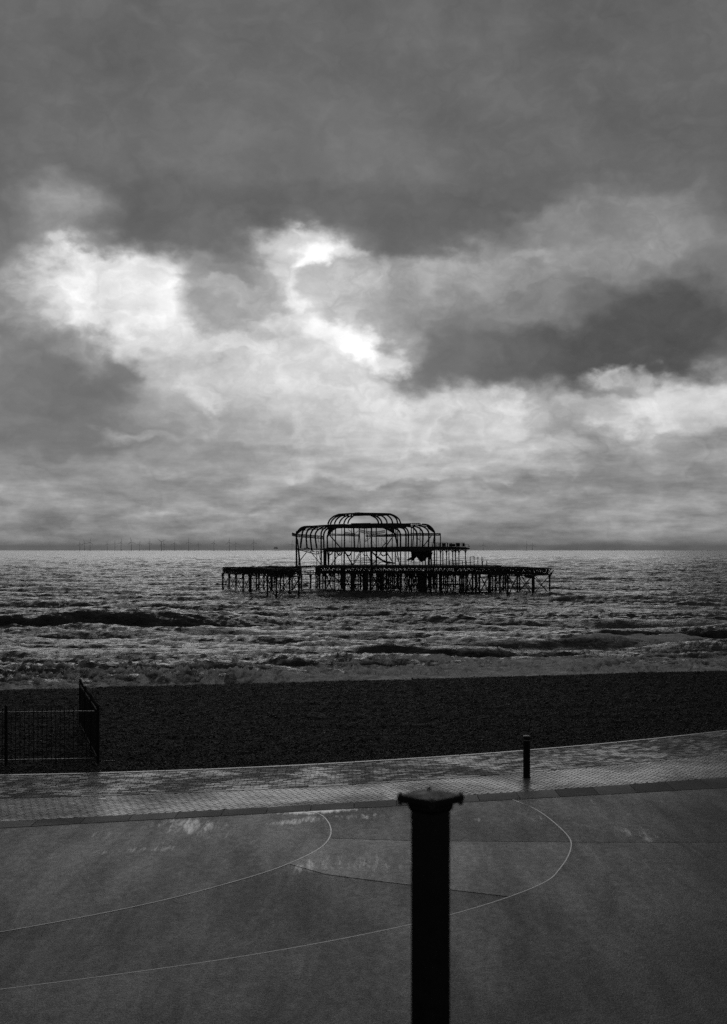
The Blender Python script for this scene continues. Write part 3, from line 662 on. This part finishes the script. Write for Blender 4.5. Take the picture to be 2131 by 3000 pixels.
truss(P(*B(700, 308), 354), P(*B(830, 312), 354), .5, 4, 'roof_truss', pav, .12)
truss(P(*A(960, 272), 341), P(*A(1250, 268), 341), .3, 9, 'roof_truss', pav, .1)
# eaves trusses at the springing line
def trussP(K, Yd, a, b, hpx, bays, K2=5.1, **kw): return truss(P(*K(*a), Yd), P(*K(*b), Yd), hpx/K2*Yd/F, bays, 'eaves_truss', pav, **kw)
trussP(A, 332, (83, 412), (150, 430), 38, 4, th=.14)
trussP(A, 340, (150, 430), (550, 462), 38, 18, th=.13)
trussP(A, 343, (640, 425), (1080, 440), 22, 16, th=.11)
trussP(A, 347, (1080, 360), (1460, 375), 34, 14, th=.10, droop=.5)
trussP(A, 350, (1180, 442), (1624, 440), 26, 16, th=.13)
trussP(A, 338, (860, 400), (1010, 425), 30, 6, th=.1)
trussP(B, 346, (20, 470), (560, 456), 26, 18, th=.12)
trussP(B, 349, (560, 450), (1036, 448), 28, 16, th=.15)
# columns: upper storey and lower storey
BALC = 1603.2
def column(x, y0, x1, y1, wpx, K, Yd, S, toz=None):
    a, b = P(*K(x, y0), Yd), P(*K(x1, y1), Yd)
    if toz is not None: b.z = toz
    w = max(1.15*wpx/S*Yd/F, .14)
    m = MB().sweep([a, b], w, w, 8)
    if w > .2: m.sweep([a.lerp(b, .28), a.lerp(b, .31)], w*1.5, w*1.5, 8)
    part('column', m)
depths = [334, 345, 357, 340, 351]
for i, (x, x1, w) in enumerate([(685,685,7),(728,728,15),(822,822,9),(862,862,18),(968,968,6),(998,1012,20),(1085,1058,11),(1078,1098,13),(1158,1158,12),(1190,1216,9),(1263,1263,20),(1335,1335,13),(1485,1485,17),(1572,1572,12)]):
    column(x, 340, x1, 640, w, A, depths[i % 5], 5.075)
for i, (x, x1, w) in enumerate([(15,15,14),(178,178,17),(270,270,12),(322,345,14),(357,355,15),(572,572,14),(612,588,11),(605,614,8),(710,710,11),(940,905,12)]):
    column(x, 345 if x < 900 else 460, x1, 675, w, B, depths[i % 5], 5.4133)
column(1033, 452, 1033, 675, 13, B, 349, 5.4133)
for i, (x, x1, w) in enumerate([(450,450,9),(580,572,38),(635,630,12),(720,720,20),(822,822,9),(858,856,20),(962,962,9),(1008,1002,11),(1100,1100,8),(1158,1158,12),(1190,1190,7),(1258,1263,30),(1338,1335,20),(1485,1485,17),(1572,1572,11)]):
    column(x, 680 if x > 590 else 640, x1, 890, w, A, depths[i % 5], 5.075, DECK)
for i, (x, x1, w) in enumerate([(15,15,16),(180,178,20),(270,270,12),(318,316,15),(340,385,14),(400,400,17),(468,468,5),(486,486,12),(528,528,9),(850,850,30),(884,888,22),(938,938,20),(975,975,12),(1035,1035,15),(1072,1072,15),(1130,1130,13),(1168,1168,12),(1228,1228,14),(1270,1270,16),(1327,1327,13),(1430,1430,13),(615,612,12),(700,705,10),(750,752,9),(800,795,14)]):
    column(x, 700, x1, 960, w, B, depths[i % 5] if x < 900 else (340, 333)[i % 2], 5.4133, DECK)
# diagonal struts and fallen beams
for K, Yd, w, ps in [
 (A,337,16,((640,445),(800,628))),(A,337,12,((1570,480),(1475,620))),(B,338,13,((270,510),(160,662))),(B,342,13,((890,485),(765,650))),(B,352,8,((645,500),(725,575))),
 (A,336,16,((870,695),(985,892))),(A,340,12,((800,700),(660,890))),(A,340,20,((1265,695),(1370,780),(1480,845),(1610,862))),(B,336,22,((0,800),(70,850),(150,890),(300,922))),(B,344,12,((190,770),(290,925))),
 (A,338,11,((1190,730),(1252,835))),(A,344,13,((1335,820),(1275,880))),(A,339,10,((350,680),(512,885))),(A,336,11,((298,700),(220,800),(165,895))),(A,333,16,((160,500),(185,700),(205,905))),
 (A,336,12,((160,655),(310,652),(545,655))),(A,338,12,((160,660),(300,692),(400,720),(450,725),(550,690))),(A,341,9,((210,650),(375,690),(470,690),(545,660))),(A,334,9,((260,640),(330,640),(410,690))),
 (A,334,14,((125,912),(445,902))),(A,336,14,((180,930),(445,908))),(A,342,8,((470,690),(515,850))),(A,346,10,((1115,690),(1010,870))),(A,350,9,((1095,690),(985,880))),(A,348,9,((1420,690),(1335,800))),(A,352,10,((1490,700),(1575,840))),
 (B,351,11,((200,560),(110,660))),(B,345,10,((910,740),(870,860))),(A,356,6,((915,355),(985,420))),(A,356,6,((1070,380),(1015,425))),(A,349,7,((1290,620),(1245,560))),(A,355,7,((1170,545),(1250,480))),
 (A,340,14,((600,640),(570,700),(560,760))),(B,350,9,((330,800),(390,940))),(B,338,9,((560,900),(640,830)))]:
    S = 4.6; part('strut', MB().sweep(spline(pts(K, Yd, ps), 5) if len(ps) > 2 else pts(K, Yd, ps), w/S*Yd/F, w/S*Yd/F, square=True, up=(0, 1, 0)))
truss(P(*A(168, 640), 332), P(*A(192, 905), 332)+Vector((0, .2, 0)), .01, 1, 'strut', pav, .1)
m = MB(); zig = [(168+(22 if i % 2 else -10), 640+i*22) for i in range(13)]
m.sweep(pts(A, 332, zig), .1, .1, square=True, up=(0, 1, 0)); part('lattice_strip', m)
# sagging ironwork below the gallery and curled sheets on the deck
for K, Yd, w, ps in [(A,336,18,((625,742),(655,735),(685,700))),(A,337,20,((745,695),(770,735),(800,742),(830,695))),(A,335,20,((865,700),(905,742),(935,748),(968,700))),(A,339,9,((1130,700),(1150,745),(1180,752),(1200,715))),
 (A,343,14,((1390,700),(1420,742),(1455,752),(1485,715))),(B,337,16,((80,760),(110,800),(150,800),(175,760))),(B,335,10,((55,940),(70,910),(130,898),(190,915),(240,930))),(A,337,10,((1370,880),(1400,850),(1460,848),(1520,880))),(A,334,9,((300,640),(320,630),(345,655))),
 (A,347,6,((1170,545),(1180,500),(1210,495))),(A,341,4,((185,480),(205,510),(200,580))),(A,341,4,((935,465),(940,560))),(A,344,4,((1365,480),(1365,610))),(A,344,4,((1410,490),(1410,605))),(B,344,4,((95,520),(130,560),(155,610))),(B,344,4,((45,520),(45,650))),(A,339,6,((470,500),(480,555))),(A,343,5,((680,690),(690,790),(680,890))),(A,345,5,((1280,540),(1320,600)))]:
    part('hanging_iron', MB().sweep(spline(pts(K, Yd, ps), 5), w/5.2*Yd/F, w/5.2*Yd/F, square=True, up=(0, 1, 0)))
# gallery floor
gal = [(A(590, 628), A(600, 692)), (A(800, 628), A(760, 700)), (A(905, 622), A(900, 690)), (A(1100, 628), A(1100, 700)), (A(1300, 622), A(1300, 690)), (A(1500, 620), A(1500, 700)), (B(0, 668), B(0, 742)), (B(140, 668), B(150, 745)), (B(270, 658), B(290, 742)), (B(450, 656), B(450, 738)), (B(565, 656), B(565, 740)), (B(900, 656), B(900, 728)), (B(960, 654), B(960, 712)), (B(1200, 658), B(1200, 708)), (B(1430, 664), B(1435, 706)), (B(1505, 684), B(1490, 700))]
for i in range(len(gal)-1):
    v = []
    y1 = 358 if i < 11 else 346
    for Yd in (332, y1): v += [P(*gal[i][0], Yd), P(*gal[i+1][0], Yd), P(*gal[i+1][1], Yd), P(*gal[i][1], Yd)]
    part('gallery_floor', MB().add(v, [(0,1,2,3),(7,6,5,4),(0,4,5,1),(3,2,6,7),(0,3,7,4),(1,5,6,2)]), M_WOOD)
def plate(name, K, Yd, ps, th=.3, mat=M_RUST, parent=None):
    a = pts(K, Yd, ps); b = [p+Vector((0, th, 0)) for p in a]; n = len(a)
    return MB().add(a+b, [tuple(range(n)), tuple(range(2*n-1, n-1, -1))]+[(i, n+i, n+(i+1) % n, (i+1) % n) for i in range(n)]).build(name, mat, parent or pav)
plate('hanging_wall', B, 338, ((565,690),(892,690),(890,800),(868,872),(835,828),(812,840),(795,890),(760,885),(742,902),(715,895),(690,868),(655,820),(625,850),(600,882),(560,868),(520,885),(500,862),(530,845),(572,820)), .5)
# bracketed verandah heads
for x in (1035, 1130, 1228, 1327, 1430, 1270):
    for s_ in (-1, 1):
        if x == 1430 and s_ > 0: ps = ((x, 770), (x+8, 735), (x+28, 708))
        else: ps = ((x, 775), (x+s_*8, 740), (x+s_*22, 720), (x+s_*48, 712))
        part('bracket', MB().sweep(spline(pts(B, 335, ps), 4), .2, .2, square=True, up=(0, 1, 0)))
# gallery railing
rail = MB().beam(P(*B(962, 602), 333), P(*B(1422, 598), 333), .08).build('gallery_railing', M_RUST, pav)
MB().beam(P(*B(840, 588), 341), P(*B(1150, 588), 341), .06).build('gallery_railing', M_RUST, pav)
for x in (850, 895, 960, 1060, 1150): MB().beam(P(*B(x, 588), 341), P(*B(x, 660), 341), .06).build('baluster', M_RUST, rail)
xq = 962.0
while xq < 1422:
    ju = rng.random()
    if ju > .12: MB().beam(P(*B(xq, 602), 333), P(*B(xq+rng.uniform(-3, 3), 660), 333), .07 if ju < .7 else .16).build('baluster', M_RUST, rail)
    xq += rng.choice((7, 9, 12, 16))
for a, b in (((1170,615),(1270,655)),((1280,603),(1345,655)),((1060,606),(1120,655)),((1385,605),(1420,655))):
    v = pts(B, 333.3, (a, (b[0], a[1]), b, (a[0], b[1])))
    MB().add(v+[p+Vector((0, .05, 0)) for p in v], [(0,1,2,3),(7,6,5,4),(0,4,5,1),(1,5,6,2),(2,6,7,3),(3,7,4,0)]).build('railing_panel', M_RUST, rail) if rng.random() < .75 else None
m = MB(); q = pts(B, 334, ((1430,620),(1478,622),(1470,660),(1505,656)))
m.sweep(q[:2], .08, square=True); m.beam(q[1], q[2], .08); m.beam(q[2], q[3], .08); m.beam(P(*B(1488, 630), 334), P(*B(1482, 690), 334), .08); m.beam(P(*B(1432, 618), 334), P(*B(1432, 680), 334), .08); part('bent_railing', m)
for x, h in ((640, 32), (690, 25), (780, 30), (795, 22), (250, 20), (220, 15), (330, 12)):
    part('scrap_rod', MB().beam(P(*B(x, 662), 336), P(*B(x+rng.uniform(-8, 10), 662-h), 336), .08))

# --- pier deck with its piles
pier = thing('pier', 'dark iron pier deck on dense rows of piles, with a long broken wing', 'pier', (P(1250, 1700, 340).x, 340, SEA))
plan = [P(925, 1656, 334), P(1180, 1656, 333), P(1390, 1656, 330), P(1428, 1660, 321), P(1452, 1663, 326), P(1446, 1663, 338), P(1470, 1660, 345), P(1400, 1656, 360), P(1200, 1656, 362), P(940, 1656, 362)]
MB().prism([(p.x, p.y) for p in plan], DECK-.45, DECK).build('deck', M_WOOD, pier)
def pd(px, Yd, z=DECK): return Vector(((px-CX)/F*Yd, Yd, z))
G0 = DECK-.46
for (a, b, n) in [((925,334),(1180,333),22),((1180,333),(1390,330),18),((1390,330),(1500,301),16),((1500,301),(1615,314),12),((1615,314),(1523,348),9),((1523,348),(1400,360),12),((940,362),(1400,360),34),((925,334),(940,362),8),((930,341),(1395,338),34),((935,350),(1420,348),34),((1395,338),(1600,318),18),((1420,348),(1560,335),12),((1440,320),(1545,340),8),((1540,305),(1540,341),8),((1000,334),(1010,361),7),((1090,334),(1095,361),7),((1180,333),(1182,361),7),((1270,332),(1268,361),7),((1340,331),(1335,361),7)]:
    truss(pd(*a, G0), pd(*b, G0), 1.45, n, 'lattice_girder', pier, .17)
# loose boards and projecting beams over the broken wing
for K, Yd, w, ps in [(D,314,10,((1140,552),(1495,562))),(D,306,9,((1000,545),(1222,546))),(D,304,9,((680,548),(1000,540))),(D,316,8,((1230,560),(1330,551))),(D,310,8,((590,545),(690,522))),(D,318,7,((500,545),(570,542))),(D,314,10,((1425,575),(1388,652))),(D,330,8,((0,520),(500,528)))]:
    MB().beam(P(*K(*ps[0]), Yd), P(*K(*ps[1]), Yd), .9, w/5.2*Yd/F).build('deck_board', M_WOOD, pier)
for x, h in ((560, 20), (860, 22), (520, 10), (905, 12), (1000, 12)):
    MB().beam(P(*D(x, 545), 308), P(*D(x+3, 545-h), 308), .25).build('broken_post', M_WOOD, pier)
plate('hanging_sheet', D, 303, ((930,650),(1000,690),(1060,705),(1110,706),(1130,690),(1130,655),(1000,655)), .4, parent=pier)
for x, y0, w in ((147,370,8),(207,365,8),(265,370,7),(328,370,8),(338,440,6),(402,440,8),(30,430,8),(90,435,6),(-60,430,6),(-110,430,6),(-170,430,6)):
    Yd = 331-max(0, x-150)*.03; a = P(*D(x, y0), Yd); b = a.copy(); b.z = DECK-.02
    MB().beam(a, b, w/5.24*Yd/F*1.5).build('handrail_post', M_RUST, pier)
for a, b in (((-170,432),(35,432)),((147,372),(210,366)),((30,460),(160,462)),((338,438),(410,436)),((-170,470),(30,470)),((147,460),(207,460))):
    MB().beam(P(*D(*a), 329), P(*D(*b), 329), .11).build('handrail', M_RUST, pier)
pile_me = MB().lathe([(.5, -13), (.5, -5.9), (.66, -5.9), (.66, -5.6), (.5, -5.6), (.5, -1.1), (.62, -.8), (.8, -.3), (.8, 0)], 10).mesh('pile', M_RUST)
def pile(px, Yd, wpx, parent, S=5.2, z=None, lean=0.0):
    d = 1.25*wpx/S*Yd/F; o = link('pile', pile_me, parent); o.matrix_parent_inverse = Matrix.Translation(-parent.location)
    o.location = pd(px, Yd, (DECK if z is None else z)-1.75); o.scale = (d, d, 1); o.rotation_euler = (0, lean, rng.uniform(0, 6)); return o
def tie(p, q, parent, th=.075): MB().beam(p, q, th*1.6).build('tie_rod', M_RUST, parent)
def crossed(a, b, parent, z, th=.08, lo=None):
    lo = SEA+.2 if lo is None else lo; hi = z-2.0
    tie(Vector((a.x, a.y, hi)), Vector((b.x, b.y, lo)), parent, th); tie(Vector((a.x, a.y, lo)), Vector((b.x, b.y, hi)), parent, th)
# wing piles, one by one
wing = [(20,328,22),(50,345,16),(80,330,20),(105,352,14),(185,328,22),(232,318,24),(290,321,22),(432,326,18),(455,329,22),(485,342,16),(540,318,22),(603,311,22),(655,338,18),(690,344,18),(725,302,22),(870,318,20),(905,346,18),(1105,307,24),(1128,322,16),(1367,313,20)]
pos = {}
for x, Yd, w in wing:
    px = 1350+x/5.2387; pile(px, Yd, w, pier); pos[x] = pd(px, Yd)
for a, b in [(1105,1367),(1128,1367),(725,870),(870,1105),(905,1105),(905,1128),(725,905),(290,432),(290,455),(540,603),(540,485),(105,185),(603,690),(603,725),(655,725),(185,290),(80,185),(485,655),(232,290)]: crossed(pos[a], pos[b], pier, DECK)
# main piles
mainp = [(437,14),(460,12),(490,20),(540,15),(578,20),(645,8),(690,12),(714,14),(770,7),(815,20),(845,26),(868,20),(912,9),(962,20),(985,24),(1005,20),(1032,10),(1065,12),(1100,20),(1148,26),(1175,24),(1200,24),(1250,32),(1282,12),(1338,14),(1362,12),(1392,16),(1415,22),(1438,14),(1488,18),(1520,14),(1545,10),(1575,16),(1604,14)]
mB = [(30,10),(55,14),(92,26),(120,16),(180,22),(206,12),(240,14),(272,18),(298,16),(346,18),(365,16),(398,16),(412,20),(470,12),(490,14),(512,16),(540,20),(572,18),(602,20),(630,10),(655,12),(682,24),(706,30),(735,30),(765,28),(790,22),(812,14),(850,28),(880,26),(915,14),(935,22),(965,18),(985,12),(1022,26),(1048,24),(1082,20),(1110,18),(1142,20),(1170,14),(1202,14),(1236,20),(1270,22),(1340,20),(1375,24),(1405,20),(1437,22),(1460,14),(1540,20),(1600,26)]
rows = [334.5, 341, 347.5, 354, 360]
lst = [(840+x/5.075, w/5.075) for x, w in mainp]+[(1100+x/5.4133, w/5.41) for x, w in mB]
pp_ = []
for i, (px, w) in enumerate(lst):
    Yd = rows[(i*3+(i//4)) % 5]
    if i < 8: Yd = rows[i % 3]
    if px > 1385: Yd = rows[i % 2]-3
    pile(px, Yd, w, pier, 1.0); pp_.append(pd(px, Yd))
for k in range(0, len(pp_)-5, 2):
    b = pp_[k+rng.choice((2, 3, 5))]
    if (b-pp_[k]).length < 16: crossed(pp_[k], b, pier, DECK, rng.choice((.08, .1, .14)))
# horizontal tie bars of the pile bents and wreckage hanging under the deck
for a, b, z, Yd, th in [((1048),1135,SEA+4.4,335,.3),(1135,1240,SEA+4.2,336,.3),(925,1000,SEA+.7,335.5,.18),(1060,1110,SEA+4.0,337,.25),(1290,1345,SEA+2.2,334,.45),(1150,1215,SEA+1.5,340,.3),(1000,1060,SEA+1.8,343,.3),(1230,1300,SEA+3.1,347,.25),(925,965,SEA+2.8,334,.16),(935,1000,SEA+4.9,335,.25)]:
    MB().beam(pd(a, Yd, z), pd(b, Yd+1, z+rng.uniform(-.2, .2)), th).build('tie_beam', M_RUST, pier)
for K, Yd, ps in [(A,336,((1140,1010),(1215,1010),(1212,1130),(1225,1210),(1180,1225),(1170,1290),(1130,1200))),(A,334,((800,1000),(880,1005),(872,1110),(850,1130),(862,1230),(815,1230),(820,1100))),(B,335,((670,1040),(800,1040),(800,1150),(795,1340),(760,1380),(700,1370),(665,1250))),(B,336,((845,1030),(890,1030),(885,1250),(850,1260))),(A,338,((690,960),(745,960),(740,1020),(700,1020))),(A,335,((955,1000),(1030,1000),(1000,1140),(960,1140))),(B,339,((440,1040),(620,1040),(610,1120),(470,1110))),(B,334,((1010,1040),(1060,1040),(1050,1240),(1020,1250)))]:
    plate('hanging_sheet', K, Yd, ps, .35, parent=pier)
for K, Yd, w, ps in [(A,334,14,((600,985),(800,1140))),(A,336,10,((880,1200),(960,1140))),(A,338,9,((1280,1140),(1340,1200))),(A,340,14,((1440,1230),(1560,1140))),(B,336,12,((140,1310),(250,1220))),(B,337,9,((370,1370),(460,1310))),(B,334,9,((1460,1350),(1540,1290))),(B,335,9,((1190,1330),(1250,1390))),(A,333.5,7,((1455,1265),(1500,1305))),(A,337,7,((590,1040),(620,1085))),(C,330,14,((1290,885),(1420,905))),(C,331,9,((1160,880),(1330,885)))]:
    MB().beam(P(*K(*ps[0]), Yd), P(*K(*ps[1]), Yd), w/5.1*Yd/F).build('fallen_strut', M_RUST, pier)
for i in range(26):
    px = 935+i*17.5+rng.uniform(-5, 5); Yd = rng.choice((333.5, 337, 343)); hgt = rng.uniform(.4, 1.1)
    MB().add([pd(px+dx, Yd+dy, DECK-1.9-h_) for dy in (0, .3) for dx, h_ in ((-6, -.6), (6, -.6), (5, hgt*.3), (1, hgt), (-5, hgt*.5))], [(0,1,2,3,4),(9,8,7,6,5)]+[(j, 5+j, 5+(j+1) % 5, (j+1) % 5) for j in range(5)]).build('torn_plate', M_RUST, pier)

# --- detached fragment to the east
frag = thing('pier_fragment', 'isolated stretch of ruined pier deck on slender piles, apart from the pavilion', 'pier', (P(780, 1700, 320).x, 320, SEA))
fl = [(142,340,17),(222,337,17),(308,333,17),(397,328,17),(478,322,18),(494,327,18),(563,345,14),(594,338,17),(657,346,15),(700,304,18),(748,335,18),(762,345,14),(785,352,12),(811,290,20),(865,330,15),(905,340,14),(978,311,18),(1010,336,15),(1095,298,20),(1127,332,15),(1242,324,18)]
fp = {}
for x, Yd, w in fl:
    px = 620+x/4.2737; pile(px, Yd, w, frag, 4.27, FDECK+.3); fp[x] = pd(px, Yd, FDECK)
for a, b in [(142,222),(222,308),(308,397),(397,478),(494,594),(563,657),(594,700),(700,811),(748,700),(811,978),(978,1095),(865,978),(905,1010),(1010,1127),(811,865),(657,748),(1095,1127),(222,397)]: crossed(fp[a], fp[b], frag, FDECK, .075)
for a, b, n in [(142,478,16),(478,700,10),(700,811,6),(811,1095,12),(1095,1127,6),(142,563,18),(563,785,9),(785,1010,10),(1010,1127,6),(397,657,9),(594,905,12),(700,978,11),(748,1010,10),(478,563,5),(700,762,7),(811,905,8),(978,1010,5)]:
    truss(fp[a], fp[b], 1.5, n, 'lattice_girder', frag, .17)
for a, b, w in [((fp[142]+fp[222])/2, fp[478], 1.6), (fp[397], fp[700], 2.0), (fp[494], fp[811], 1.4), (fp[594], fp[978], 1.6), (fp[657], fp[905], 1.5), (fp[700], fp[1095], 1.2), (fp[748], fp[1010], 1.5), (fp[785], fp[1127], 1.2), (fp[594], fp[700], 1.2)]:
    z = Vector((0, 0, rng.uniform(.03, .3))); MB().beam(a+z, b+z+Vector((0, 0, rng.uniform(-.1, .15))), w*.5, .12).build('deck_board', M_WOOD, frag)
for i in range(22):
    a = fp[rng.choice((397,478,594,657,700,748,865,905,978))]+Vector((rng.uniform(-3, 5), rng.uniform(-3, 3), .1)); b = a+Vector((rng.uniform(2, 6), rng.uniform(-2, 2), rng.uniform(-.1, .5)))
    MB().beam(a, b, .3, .12).build('loose_joist', M_WOOD, frag)
for x, y0 in ((687, 797), (400, 810)):
    Yd = 305 if x > 500 else 328; a = P(*C(x, y0), Yd); b = a.copy(); b.z = FDECK-.1; MB().beam(a, b, .16).build('broken_post', M_RUST, frag)
for K, Yd, w, ps in [(C,324,9,((1130,872),(1285,858))),(C,324,12,((1130,905),(1310,915))),(C,326,8,((1240,860),(1245,905))),(C,325,8,((1275,855),(1280,900))),(C,322,9,((1165,870),(1230,905))),(C,322,5,((1140,990),(1330,1200))),(C,324,4,((1150,1010),(1310,1170))),(C,298,6,((985,1140),(1090,1225))),(C,310,5,((1115,1090),(1160,1140))),(C,291,6,((825,1235),(890,1150))),(C,300,5,((740,1190),(800,1130))),(C,291,10,((795,1248),(860,1250)))]:
    MB().beam(P(*K(*ps[0]), Yd), P(*K(*ps[1]), Yd), w/4.27*Yd/F).build('fallen_strut', M_RUST, frag)

# ------------------------------------------------------------------ offshore: turbines, platform, buoy
def turbine(px, hubpy, dist, rot):
    b = pd(px, dist, SEA); hub = CAMZ+(HY-hubpy)/F*dist
    t_ = thing('wind_turbine', 'faint three-bladed wind turbine standing at sea on the horizon', 'wind turbine', b, 'wind turbines along the horizon')
    h = hub-SEA
    MB().lathe([(3.3, -2), (3.2, 18), (2.9, 20), (1.7, h)], 8, b).build('tower', M_TURB, t_)
    c_ = Vector((b.x, b.y, hub+1)); MB().box((c_.x-2.2, c_.y-6, c_.z-2), (c_.x+2.2, c_.y+6, c_.z+2)).build('nacelle', M_TURB, t_)
    for k in range(3):
        a = rot+k*2.0944; d_ = Vector((math.sin(a), 0, math.cos(a))); c2_ = c_+Vector((0, -7.2, 0))
        s0 = Vector((d_.z, 0, -d_.x)); m = MB(); w_ = ((1, 1.2), (12, 2.2), (52, .5)); vs = []
        for r_, ww in w_: vs += [c2_+d_*r_-s0*ww, c2_+d_*r_+s0*ww, c2_+d_*r_+s0*ww+Vector((0, .8, 0)), c2_+d_*r_-s0*ww+Vector((0, .8, 0))]
        fs = [(0,1,2,3), (11,10,9,8)]+[(i*4+j, i*4+(j+1) % 4, i*4+4+(j+1) % 4, i*4+4+j) for i in range(2) for j in range(4)]
        m.add(vs, fs).build('blade', M_TURB, t_)
for x, y, dd in [(70,109,19),(98,104,17),(131,99,15),(233,109,19),(279,107,18),(315,102,16),(376,97,14),(426,109,19),(485,103,16),(555,96,13.5),(570,110,20),(634,105,17),(717,99,15),(776,109,19),(867,103,16),(959,99,15),(997,107,18),(1104,101,15.5),(1332,108,18)]:
    turbine(200+x/2.03, 1540+y/2.03, dd*1000, rng.uniform(-.25, .25)+ (3.14 if rng.random() < .2 else 0))
for x, y, dd in [(1416,1597,19),(1543,1596,18),(1560,1597,19)]: turbine(x, y, dd*1000, rng.uniform(-.2, .2))
b = pd(809, 14000, SEA); pf_ = thing('offshore_platform', 'blurry dark substation platform among the offshore turbines', 'platform', b)
MB().box((b.x-18, b.y-14, 16), (b.x+18, b.y+14, 38)).build('topside', M_TURB, pf_); MB().box((b.x-24, b.y-16, 20), (b.x+24, b.y+16, 25)).build('deck', M_TURB, pf_)
for sx_ in (-12, 12):
    for sy_ in (-10, 10): MB().beam(Vector((b.x+sx_, b.y+sy_, SEA-3)), Vector((b.x+sx_*.8, b.y+sy_*.8, 17)), 2.5).build('leg', M_TURB, pf_)
b = PG(1911, 1690, SEA); bu = thing('marker_buoy', 'small dark buoy floating alone on the open sea', 'buoy', b)
MB().lathe([(.1, -.6), (.8, -.3), (1.0, .1), (.85, .5), (.35, .75), (.2, .8)], 14, b).build('float', M_BLACK, bu, True)
MB().lathe([(.14, .7), (.12, 1.5), (.25, 1.5), (.02, 1.8)], 8, b).build('topmark', M_BLACK, bu)

# ------------------------------------------------------------------ sea air
hm = bpy.data.materials.new('sea_haze'); hm.use_nodes = True; nt = hm.node_tree; nt.nodes.clear()
pv_ = nt.nodes.new('ShaderNodeVolumePrincipled'); pv_.inputs['Color'].default_value = (.9, .9, .9, 1); pv_.inputs['Density'].default_value = 3.0e-5; pv_.inputs['Anisotropy'].default_value = 0
oo = nt.nodes.new('ShaderNodeOutputMaterial'); nt.links.new(pv_.outputs[0], oo.inputs['Volume'])
tag(MB().box((-61000, -500, SEA-12), (61000, 61000, 190)).build('haze', hm), 'pale sea haze thickening towards the horizon', 'haze', kind='stuff')
